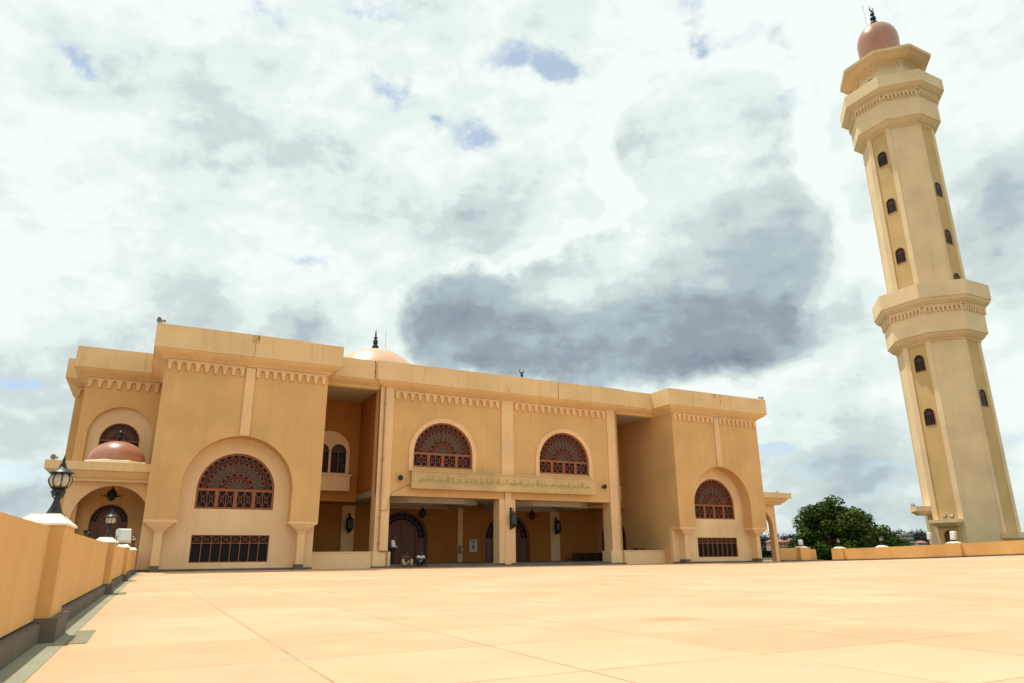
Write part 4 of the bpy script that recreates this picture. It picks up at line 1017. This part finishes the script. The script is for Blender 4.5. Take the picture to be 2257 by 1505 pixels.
def wall_lantern(u, v, w, label, s=1.0):
    t = empty('wall_lantern', world(u, v, w), ROTZ, label, 'wall lantern', 'large iron wall lanterns in the porch')
    m = MB(); m.box((-.07, -.04, -.75), (.07, 0, .72)); m.tube([(0,-.03,.62), (0,-.2,.66), (0,-.36,.6), (0,-.40,.48)], .022, 6)
    m.tube([(0,-.03,.3), (0,-.14,.36), (0,-.2,.5), (0,-.3,.62)], .016, 6); m.tube([(0,-.03,-.62), (0,-.2,-.66), (0,-.34,-.5)], .018, 6); m.build('bracket', M['iron'], t, True)
    m = MB(); c = (0, -.40, 0)
    m.lathe([(.03, .48), (.08, .44), (.10, .38), (.22, .30), (.27, .22), (.27, .20), (.24, .19)], c, 8); m.lathe([(.24, -.36), (.27, -.37), (.26, -.42), (.16, -.56), (.05, -.66), (.02, -.72)], c, 8)
    for i in range(8):
        a = 2*PI*i/8; m.tube([(.25*math.cos(a), -.40+.25*math.sin(a), -.37), (.255*math.cos(a), -.40+.255*math.sin(a), .21)], .02, 5)
    for z in (-.17, .03):
        m.lathe([(.245, z-.012), (.262, z-.012), (.262, z+.012), (.245, z+.012)], c, 8)
    m.build('cage', M['iron'], t)
    m = MB(); m.lathe([(.225, -.37), (.225, .2)], c, 8, 0); m.build('glass', M['farwin'], t)
    m = MB(); m.lathe([(.02, -.3), (.06, -.28), (.06, -.1), (.02, .02)], c, 10); m.build('bulb', M['white'], t)
    return t
wall_lantern(.10, .11, 3.10, 'iron wall lantern on the front of the central porch pillar')
wall_lantern(9.0, -8.84, 3.05, 'dark iron wall lantern on the right rear pilaster of the porch')
wall_lantern(-8.75, -8.84, 3.05, 'dark iron wall lantern on the left rear pilaster beside the left bay')

# notice, extinguisher box, bench
t = empty('notice_board', world(1.40, -8.98, .95), ROTZ, 'white printed notice on the porch rear wall left of the central pillar', 'notice')
m = MB(); m.box((-.33, -.03, 0), (.33, 0, .93)); m.build('sheet', M['paper'], t)
m = MB(); m.box((-.20, -.034, .74), (.20, -.031, .84)); m.box((-.13, -.034, .28), (.15, -.031, .50))
for i in range(4): m.box((-.22, -.034, .56+i*.04), (.2, -.031, .575+i*.04)); m.box((-.18, -.034, .10+i*.04), (.16, -.031, .115+i*.04))
m.build('print', M['ink'], t)
t = empty('fire_hydrant_box', world(.24, -8.84, .85), ROTZ, 'small dark red fire box on the middle rear pilaster of the porch', 'fire box')
m = MB(); m.box((-.15, -.14, 0), (.15, 0, .56)); m.build('box', M['red'], t); m = MB(); m.lathe([(.02,0),(.09,.01),(.09,.06),(.02,.07)], (0, -.19, .30), 12); m.box((.05,-.155,.1),(.11,-.141,.46)); m.build('hose_reel', M['white'], t)
t = empty('shoe_bench', world(11.6, -8.1, .19), ROTZ, 'long dark wooden shoe rack against the rear wall at the right end of the porch', 'bench')
m = MB(); m.box((-1.5, -.55, .58), (1.5, 0, .64)); m.build('top', M['doorwood'], t)
for x in (-1.45, -.5, .45, 1.39): m = MB(); m.box((x, -.5, 0), (x+.06, -.02, .58)); m.build('side', M['doorwood'], t)
for z in (.12, .35): m = MB(); m.box((-1.39, -.5, z), (1.39, -.02, z+.03)); m.build('shelf', M['doorwood'], t)
m = MB(); m.box((-1.45, -.02, 0), (1.45, 0, .6)); m.build('back_panel', M['doorwood'], t)
m = MB(); m.box((-.42, -.02, 0), (.42, .0, .02))
t = empty('wooden_box', world(12.9, -2.6, .97), ROTZ, 'brown wooden box standing behind the low wall left of the right bay', 'box')
m = MB(); m.box((-.35, -.25, -.78), (.35, .25, .12)); m.build('crate', M['wood'], t)
m = MB(); m.box((-.38, -.28, .121), (.38, .28, .16)); m.build('lid', M['wood'], t)

# ------------------------------------------------------------------ people
def skinned(name, verts, edges, radii, mat, parent, root=0, sub=1):
    me = bpy.data.meshes.new(name); me.from_pydata([tuple(v) for v in verts], edges, []); 
    o = bpy.data.objects.new(name, me); COL.objects.link(o)
    md = o.modifiers.new('skin', 'SKIN'); md.use_smooth_shade = True
    for i, d in enumerate(me.skin_vertices[0].data):
        r = radii[i]; d.radius = r if isinstance(r, tuple) else (r, r); d.use_root = (i == root)
    if sub: s_ = o.modifiers.new('sub', 'SUBSURF'); s_.levels = sub; s_.render_levels = sub
    dg = bpy.context.evaluated_depsgraph_get(); dg.update()
    nm = bpy.data.meshes.new_from_object(o.evaluated_get(dg)); o.modifiers.clear(); o.data = nm; bpy.data.meshes.remove(me)
    nm.materials.clear(); nm.materials.append(mat)
    for p in nm.polygons: p.use_smooth = True
    o.parent = parent; nm.name = name
    return o
def person(loc, rz, J, shirt, trousers, label, short=True, stripe=None):
    """J: joints in metres, person faces -y"""
    t = empty('person', loc, rz, label, 'person')
    V_, E, Rr = [], [], []
    def a(p, r, prev=None):
        V_.append(Vector(p)); Rr.append(r)
        if prev is not None: E.append((prev, len(V_)-1))
        return len(V_)-1
    pel = a(J['pelvis'], (.135, .10)); wa = a(J['waist'], (.125, .085), pel); ch = a(J['chest'], (.15, .10), wa)
    nb = a(J['neck'], .058, ch); hb = a(J['jaw'], .068, nb); hd = a(J['head'], (.085, .098), hb)
    Hd = Vector(J['head']); ctop = a(Hd + Vector((0, .01, .085)), .06, hd)
    for s in 'LR':
        sh_ = a(J['sh'+s], .058, ch); el = a(J['el'+s], .042, sh_); wr = a(J['wr'+s], .028, el)
        w = Vector(J['wr'+s]); d = (w - Vector(J['el'+s])).normalized(); sd = d.orthogonal().normalized()
        pm = a(w + d*.05, (.038, .018), wr)
        for i, ln in enumerate((.065, .078, .072, .058)):
            off = sd*(.024*(i-1.5)/1.5)
            k1 = a(w + d*.095 + off, .010, pm); a(w + d*(.095+ln*.55) + off + Vector((0,0,-.008)), .0085, k1); a(w + d*(.095+ln) + off + Vector((0,0,-.022)), .007, len(V_)-1)
        th = a(w + d*.05 + sd*.045, .010, pm); a(w + d*.09 + sd*.058, .008, th)
        hp = a(J['hip'+s], .085, pel); kn = a(J['kn'+s], .058, hp); an = a(J['an'+s], .036, kn)
        A = Vector(J['an'+s]); f = Vector(J.get('toe'+s, A + Vector((0, -.16, -.06))))
        a(A.lerp(f, .6), (.04, .028), an); a(f, (.035, .02), len(V_)-1)
    skinned('body', V_, E, Rr, M['skin'], t)
    # face: nose, eyes, ears and hair sit on the head
    hm = MB(); ball(hm, tuple(Hd + Vector((0, .018, .045))), .104, 14); hm.v = [(x, y, z) for x, y, z in hm.v]
    hr = hm.build('hair', M['hair'], t, True); 
    fm = MB()
    for s in (-1, 1): ball(fm, tuple(Hd + Vector((s*.033, -.088, .012))), .011, 8)
    fm.build('eyes', M['white'], t, True)
    fm = MB(); ball(fm, tuple(Hd + Vector((0, -.104, -.02))), .017, 8)
    for s in (-1, 1): ball(fm, tuple(Hd + Vector((s*.088, .005, -.005))), .022, 8)
    fm.build('nose_and_ears', M['skin'], t, True)
    # shirt
    v = [Vector(J['pelvis']) + Vector((0,0,.02)), Vector(J['waist']), Vector(J['chest']), Vector(J['neck']) - Vector((0,0,.05))]
    e = [(0,1),(1,2),(2,3)]; r = [(.165,.125), (.155,.112), (.18,.122), (.085,.075)]
    for s in 'LR':
        i = len(v); v.append(Vector(J['sh'+s])); e.append((2, i)); r.append(.075)
        el, w = Vector(J['el'+s]), Vector(J['wr'+s])
        v.append(Vector(J['sh'+s]).lerp(el, .6 if short else 1)); e.append((i, i+1)); r.append(.066 if short else .056)
        if not short: v.append(el.lerp(w, .85)); e.append((i+1, i+2)); r.append(.046)
    skinned('shirt', v, e, r, shirt, t)
    v = [Vector(J['pelvis'])]; e = []; r = [(.15,.118)]
    for s in 'LR':
        i = len(v); v += [Vector(J['hip'+s]), Vector(J['kn'+s]), Vector(J['kn'+s]).lerp(Vector(J['an'+s]), .88)]; e += [(0,i),(i,i+1),(i+1,i+2)]; r += [.105,.078,.062]
    skinned('trousers', v, e, r, trousers, t)
    for s in 'LR':
        A = Vector(J['an'+s]); f = Vector(J.get('toe'+s, A + Vector((0, -.16, -.06))))
        skinned('shoe', [A+Vector((0,.03,-.04)), A.lerp(f,.5)+Vector((0,0,-.012)), f], [(0,1),(1,2)], [(.046,.04),(.048,.034),(.042,.026)], M['black'], t)
    if stripe:
        c = Vector(J['chest'])
        sm = MB(); rg = []
        for dz, k in ((-.03, 1.0), (.025, 1.0)):
            rg.append([(c.x + .192*k*math.cos(2*PI*j/20), c.y + .135*k*math.sin(2*PI*j/20), c.z-.06+dz) for j in range(20)])
        sm.loft(rg); sm.build('stripe', stripe, t, True)
    return t
stand = dict(pelvis=(0,0,.95), waist=(0,-.01,1.10), chest=(0,-.02,1.32), neck=(0,-.02,1.50), jaw=(0,-.05,1.58), head=(0,-.055,1.66),
  shL=(-.19,-.01,1.42), elL=(-.23,-.05,1.14), wrL=(-.13,-.26,1.04), shR=(.19,-.01,1.42), elR=(.24,-.03,1.13), wrR=(.16,-.27,.98),
  hipL=(-.09,0,.90), knL=(-.10,-.03,.49), anL=(-.10,.02,.09), hipR=(.09,0,.90), knR=(.11,-.01,.49), anR=(.12,.03,.09), toeL=(-.11,-.15,.03), toeR=(.14,-.14,.03))
sit = dict(pelvis=(0,.12,.22), waist=(0,.08,.38), chest=(0,-.02,.58), neck=(0,-.08,.74), jaw=(0,-.13,.80), head=(0,-.15,.87),
  shL=(-.19,-.02,.66), elL=(-.27,-.22,.47), wrL=(-.12,-.38,.46), shR=(.19,-.02,.66), elR=(.27,-.22,.47), wrR=(.12,-.38,.46),
  hipL=(-.11,.08,.22), knL=(-.33,-.30,.50), anL=(-.20,-.42,.09), hipR=(.11,.08,.22), knR=(.33,-.30,.50), anR=(.20,-.42,.09), toeL=(-.24,-.58,.03), toeR=(.24,-.58,.03))
person(world(-7.92, -.7, .19), ROTZ+.9, stand, M['shirt_white'], M['black'], 'person standing by the left porch pillar in a white shirt and black trousers', short=False)
person(world(-7.42, .33, .0), ROTZ+.15, {k: tuple(Vector(p)+Vector((0,.12,.02))) if k in ('pelvis',) else p for k, p in sit.items()}, M['shirt_brown'], M['khaki'], 'person sitting on the porch step in a brown shirt and khaki trousers')
sit2 = dict(sit); sit2.update(knL=(-.24,-.32,.50), knR=(.26,-.32,.50), anL=(-.14,-.40,.09), anR=(.22,-.46,.09), wrL=(.06,-.36,.50), wrR=(-.08,-.36,.53), toeL=(-.16,-.57,.03), toeR=(.28,-.62,.03), head=(.0,-.17,.87))
person(world(-6.42, .35, .0), ROTZ-.1, sit2, M['shirt_white'], M['black'], 'person sitting on the porch step in a white jersey with a red band', stripe=M['redcloth'])
person(world(-24.3, 9.6, .02), ROTZ+1.2, {k: tuple(Vector(p)*1.02) for k, p in stand.items()}, M['shirt_brown'], M['black'], 'person behind the left wall with only a dark head showing above it')

# ------------------------------------------------------------------ sky and sun
SUN_AZ = math.radians(146); SUN_EL = math.radians(71)
sd = Vector((math.cos(SUN_AZ)*math.cos(SUN_EL), math.sin(SUN_AZ)*math.cos(SUN_EL), math.sin(SUN_EL)))
ld = bpy.data.lights.new('sun', 'SUN'); ld.energy = 4.2; ld.angle = math.radians(.5); ld.color = (1.0, .95, .86)
lo = bpy.data.objects.new('sun', ld); COL.objects.link(lo); lo.rotation_euler = sd.to_track_quat('Z', 'Y').to_euler(); lo.location = (0, 0, 80)

F_, PITCH, ROLL = 1526.98, .2973, .0075
CR = Matrix.Rotation(PI/2+PITCH, 3, 'X') @ Matrix.Rotation(-ROLL, 3, 'Z')
def pdir(px, py): return (CR @ Vector(((px-1128.5)/F_, -(py-752.5)/F_, -1))).normalized()

w = bpy.data.worlds.new('World'); scene.world = w; w.use_nodes = True
t = w.node_tree; t.nodes.clear()
out = t.nodes.new('ShaderNodeOutputWorld')
sky = t.nodes.new('ShaderNodeTexSky'); sky.sky_type = 'NISHITA'; sky.sun_disc = False
sky.sun_elevation = SUN_EL; sky.sun_rotation = PI/2 - SUN_AZ; sky.air_density = 1.0; sky.dust_density = .6; sky.ozone_density = .4
bs = t.nodes.new('ShaderNodeBackground'); bs.inputs[1].default_value = .15; t.links.new(sky.outputs[0], bs.inputs[0])
tc = t.nodes.new('ShaderNodeTexCoord'); nrm = t.nodes.new('ShaderNodeVectorMath'); nrm.operation = 'NORMALIZE'; t.links.new(tc.outputs['Generated'], nrm.inputs[0])
D = nrm.outputs[0]
sep = t.nodes.new('ShaderNodeSeparateXYZ'); t.links.new(D, sep.inputs[0]); dz = sep.outputs[2]
# cloud-layer coordinates: the direction carried up to a flat layer
zz = mth(t, 'ADD', mth(t, 'MAXIMUM', dz, 0.0), .22)
cmb = t.nodes.new('ShaderNodeCombineXYZ')
t.links.new(mth(t, 'MULTIPLY', sep.outputs[0], 1.5), cmb.inputs[0]); t.links.new(mth(t, 'MULTIPLY', sep.outputs[1], 1.5), cmb.inputs[1]); t.links.new(mth(t, 'MULTIPLY', dz, 2.4), cmb.inputs[2])
def vm(op, a, b):
    n = t.nodes.new('ShaderNodeVectorMath'); n.operation = op
    for i, x in enumerate((a, b)):
        if isinstance(x, bpy.types.NodeSocket): t.links.new(x, n.inputs[i])
        else: n.inputs[i].default_value = x
    return n
def cnoise(vec, scale, detail, rough, off=(0,0,0)):
    n = t.nodes.new('ShaderNodeTexNoise'); n.inputs['Scale'].default_value = scale; n.inputs['Detail'].default_value = detail; n.inputs['Roughness'].default_value = rough
    t.links.new(vm('ADD', vec, off).outputs[0], n.inputs['Vector']); return n
# warped direction for the named clouds
def warp(src, parts):
    for sc_, det, amp, off in parts:
        wn = cnoise(D, sc_, det, .6, off); q = t.nodes.new('ShaderNodeVectorMath'); q.operation = 'SCALE'; q.inputs[3].default_value = amp
        t.links.new(vm('SUBTRACT', wn.outputs['Color'], (.5, .5, .5)).outputs[0], q.inputs[0]); src = vm('ADD', src, q.outputs[0]).outputs[0]
    return src
Dw = warp(D, [(4.5, 5, .24, (3.1, 1.7, .4))])
Dg = warp(D, [(14, 5, .085, (7.1, 2.2, 5.4))])
def blob(px, py, rx, ry, amp, edge=0.0, rot=0.0, W=None, raw=False):
    W = W or Dw
    c = pdir(px, py); rt = Vector((c.y, -c.x, 0)).normalized(); up = rt.cross(c)
    if rot: rt, up = rt*math.cos(rot)+up*math.sin(rot), up*math.cos(rot)-rt*math.sin(rot)
    a = vm('DOT_PRODUCT', W, tuple(rt)).outputs['Value']; b = vm('DOT_PRODUCT', vm('SUBTRACT', W, tuple(c)).outputs[0], tuple(up)).outputs['Value']
    a = mth(t, 'DIVIDE', a, rx/F_); b = mth(t, 'DIVIDE', b, ry/F_)
    q = mth(t, 'ADD', mth(t, 'MULTIPLY', a, a), mth(t, 'MULTIPLY', b, b))
    if raw: return q
    v = rng(t, mth(t, 'SQRT', q), edge, 1.0, amp, 0, True)
    front = rng(t, vm('DOT_PRODUCT', D, tuple(c)).outputs['Value'], .3, .5)
    return mth(t, 'MULTIPLY', v, front)
def total(lst):
    acc = None
    for b in lst: acc = b if acc is None else mth(t, 'ADD', acc, b)
    return acc
dark = total([blob(*q) for q in ((640, 700, 170, 130, .34), (400, 670, 150, 150, .24), (210, 660, 120, 160, .20), (430, 280, 460, 110, .24), (60, 850, 220, 90, .22),
              (2170, 450, 200, 190, .34), (2200, 640, 170, 130, .24), (1000, 560, 190, 120, .10), (1900, 1010, 460, 100, .16), (150, 1060, 260, 90, .22), (1820, 700, 130, 150, .20))])
n1 = cnoise(cmb.outputs[0], 1.7, 8, .56, (4.3, 9.1, 2.0)).outputs['Fac']
Dm = warp(D, [(5, 4, .14, (2.2, 8.1, 3.3)), (17, 4, .035, (1.2, 3.1, 9.3))])
mq = None                                             # towering cumulus: union of a few swells seen low over the roof
for q in ((1565, 290, 205, 185), (1610, 540, 200, 250), (1440, 745, 340, 120), (1090, 720, 190, 140), (1330, 790, 280, 80), (1290, 690, 190, 95), (1430, 600, 130, 130), (1330, 640, 230, 130)):
    e = blob(*q, 1, W=Dm, raw=True); mq = e if mq is None else mth(t, 'MINIMUM', mq, e)
front = rng(t, vm('DOT_PRODUCT', D, tuple(pdir(1400, 500))).outputs['Value'], .6, .8)
zs = [pdir(1400, y).z for y in (860, 800, 735, 640, 450, 130)]
fc = t.nodes.new('ShaderNodeValToRGB'); fe = fc.color_ramp; sp = vm('DOT_PRODUCT', Dm, (0, 0, 1)).outputs['Value']
zn = rng(t, sp, zs[0], zs[-1]); fe.interpolation = 'EASE'
vals = (.50, .96, .74, .46, .30, .14)
fe.elements[0].position = 0; fe.elements[0].color = (vals[0],)*3 + (1,); fe.elements[1].position = 1; fe.elements[1].color = (vals[-1],)*3 + (1,)
for zv, v in list(zip(zs, vals))[1:-1]:
    e = fe.elements.new((zv-zs[0])/(zs[-1]-zs[0])); e.color = (v, v, v, 1)
t.links.new(zn, fc.inputs[0])
inside = rng(t, mq, .32, 1.22, 1, 0, True)
rim = mth(t, 'MULTIPLY', rng(t, mq, .62, .95, 0, 1, True), rng(t, mq, 1.0, 1.5, 1, 0, True))
rim = mth(t, 'MULTIPLY', rim, rng(t, sp, zs[2], zs[4], .0, .22))
body = mth(t, 'MULTIPLY', fc.outputs[0], rng(t, n1, .36, .64, .70, 1.18))
bulge = total([blob(*q, W=Dm) for q in ((1210, 640, 150, 75, .26), (1420, 560, 120, 110, .12), (1010, 790, 110, 60, .25), (1700, 760, 130, 90, .18), (1560, 660, 90, 60, .10))])
body = mth(t, 'MAXIMUM', mth(t, 'SUBTRACT', body, bulge), .04)
head = mth(t, 'MULTIPLY', mth(t, 'SUBTRACT', mth(t, 'MULTIPLY', inside, body), rim), front)
gap = total([blob(*q, W=Dg) for q in ((1225, 150, 60, 38, 1.3), (1130, 125, 100, 36, .7), (870, 195, 90, 38, .9), (1050, 290, 66, 38, .95), (975, 272, 45, 18, .8), (1545, 60, 38, 100, .9), (1722, 150, 34, 110, 1.0), (1550, 100, 150, 26, .7),
             (700, 578, 90, 20, .5), (1720, 1003, 230, 20, 1.3), (0, 1035, 110, 36, 1.3), (15, 835, 90, 18, 1.1), (180, 145, 36, 20, .7), (265, 120, 45, 18, .5), (530, 8, 100, 22, .7), (800, 12, 100, 22, .7), (1880, 1040, 180, 20, .7), (2160, 985, 140, 22, .7), (2000, 1100, 200, 24, .5))])
n1b = cnoise(cmb.outputs[0], 1.7, 5, .56, (4.3-.05, 9.1+.02, 2.0+.06)).outputs['Fac']
n2 = cnoise(cmb.outputs[0], 6.5, 5, .6, (1.3, 5.1, 7.0)).outputs['Fac']
n2b = cnoise(cmb.outputs[0], 6.5, 5, .6, (1.3-.02, 5.1+.01, 7.0+.03)).outputs['Fac']
relief = mth(t, 'ADD', mth(t, 'MULTIPLY', mth(t, 'SUBTRACT', n1, n1b), 2.6), mth(t, 'MULTIPLY', mth(t, 'SUBTRACT', n2, n2b), .9))
shade = mth(t, 'ADD', mth(t, 'ADD', dark, mth(t, 'MULTIPLY', mth(t, 'SUBTRACT', rng(t, n1, .35, .7), .36), .42)), mth(t, 'MULTIPLY', relief, -.62))
shade = mth(t, 'ADD', shade, head)
low = rng(t, dz, .0, .28, .20, 0.0)
shade = mth(t, 'ADD', shade, low)
ramp = t.nodes.new('ShaderNodeValToRGB'); cr = ramp.color_ramp; cr.interpolation = 'EASE'
cr.elements[0].position = 0.0; cr.elements[0].color = (.93, 1.0, .965, 1)
cr.elements[1].position = 1.0; cr.elements[1].color = (.20, .245, .30, 1)
for pos, c in ((.16, (.80, .90, .87)), (.32, (.63, .72, .715)), (.52, (.45, .54, .58)), (.75, (.31, .37, .425))):
    e = cr.elements.new(pos); e.color = (*c, 1)
t.links.new(shade, ramp.inputs[0])
bc = t.nodes.new('ShaderNodeBackground'); t.links.new(ramp.outputs[0], bc.inputs[0]); bc.inputs[1].default_value = 1.0
cover = mth(t, 'SUBTRACT', 1.0, mth(t, 'MULTIPLY', mth(t, 'MULTIPLY', gap, rng(t, n2, .42, .60, 1.3, .0)), .85), clamp=True)
thin = rng(t, n1, .30, .40, .0, 1.0)
cover = mth(t, 'MULTIPLY', cover, rng(t, thin, 0, 1, .82, 1))
cover = mth(t, 'MAXIMUM', cover, .38)
mx = t.nodes.new('ShaderNodeMixShader'); t.links.new(cover, mx.inputs[0]); t.links.new(bs.outputs[0], mx.inputs[1]); t.links.new(bc.outputs[0], mx.inputs[2])
t.links.new(mx.outputs[0], out.inputs[0])
w.cycles.sampling_method = 'MANUAL'; w.cycles.sample_map_resolution = 256

# ------------------------------------------------------------------ camera and view
cd = bpy.data.cameras.new('camera'); cam = bpy.data.objects.new('camera', cd); COL.objects.link(cam)
cd.sensor_fit = 'HORIZONTAL'; cd.sensor_width = 36; cd.lens = F_/2257*36; cd.clip_start = .05; cd.clip_end = 8000
cam.matrix_world = Matrix.Translation((0, 0, .75)) @ CR.to_4x4()
scene.camera = cam
vs = scene.view_settings; vs.view_transform = 'Standard'; vs.look = 'None'; vs.gamma = 1; vs.use_curve_mapping = False; vs.exposure = 0.0
scene.cycles.max_bounces = 6; scene.cycles.diffuse_bounces = 3
scene.cycles.use_denoising = True
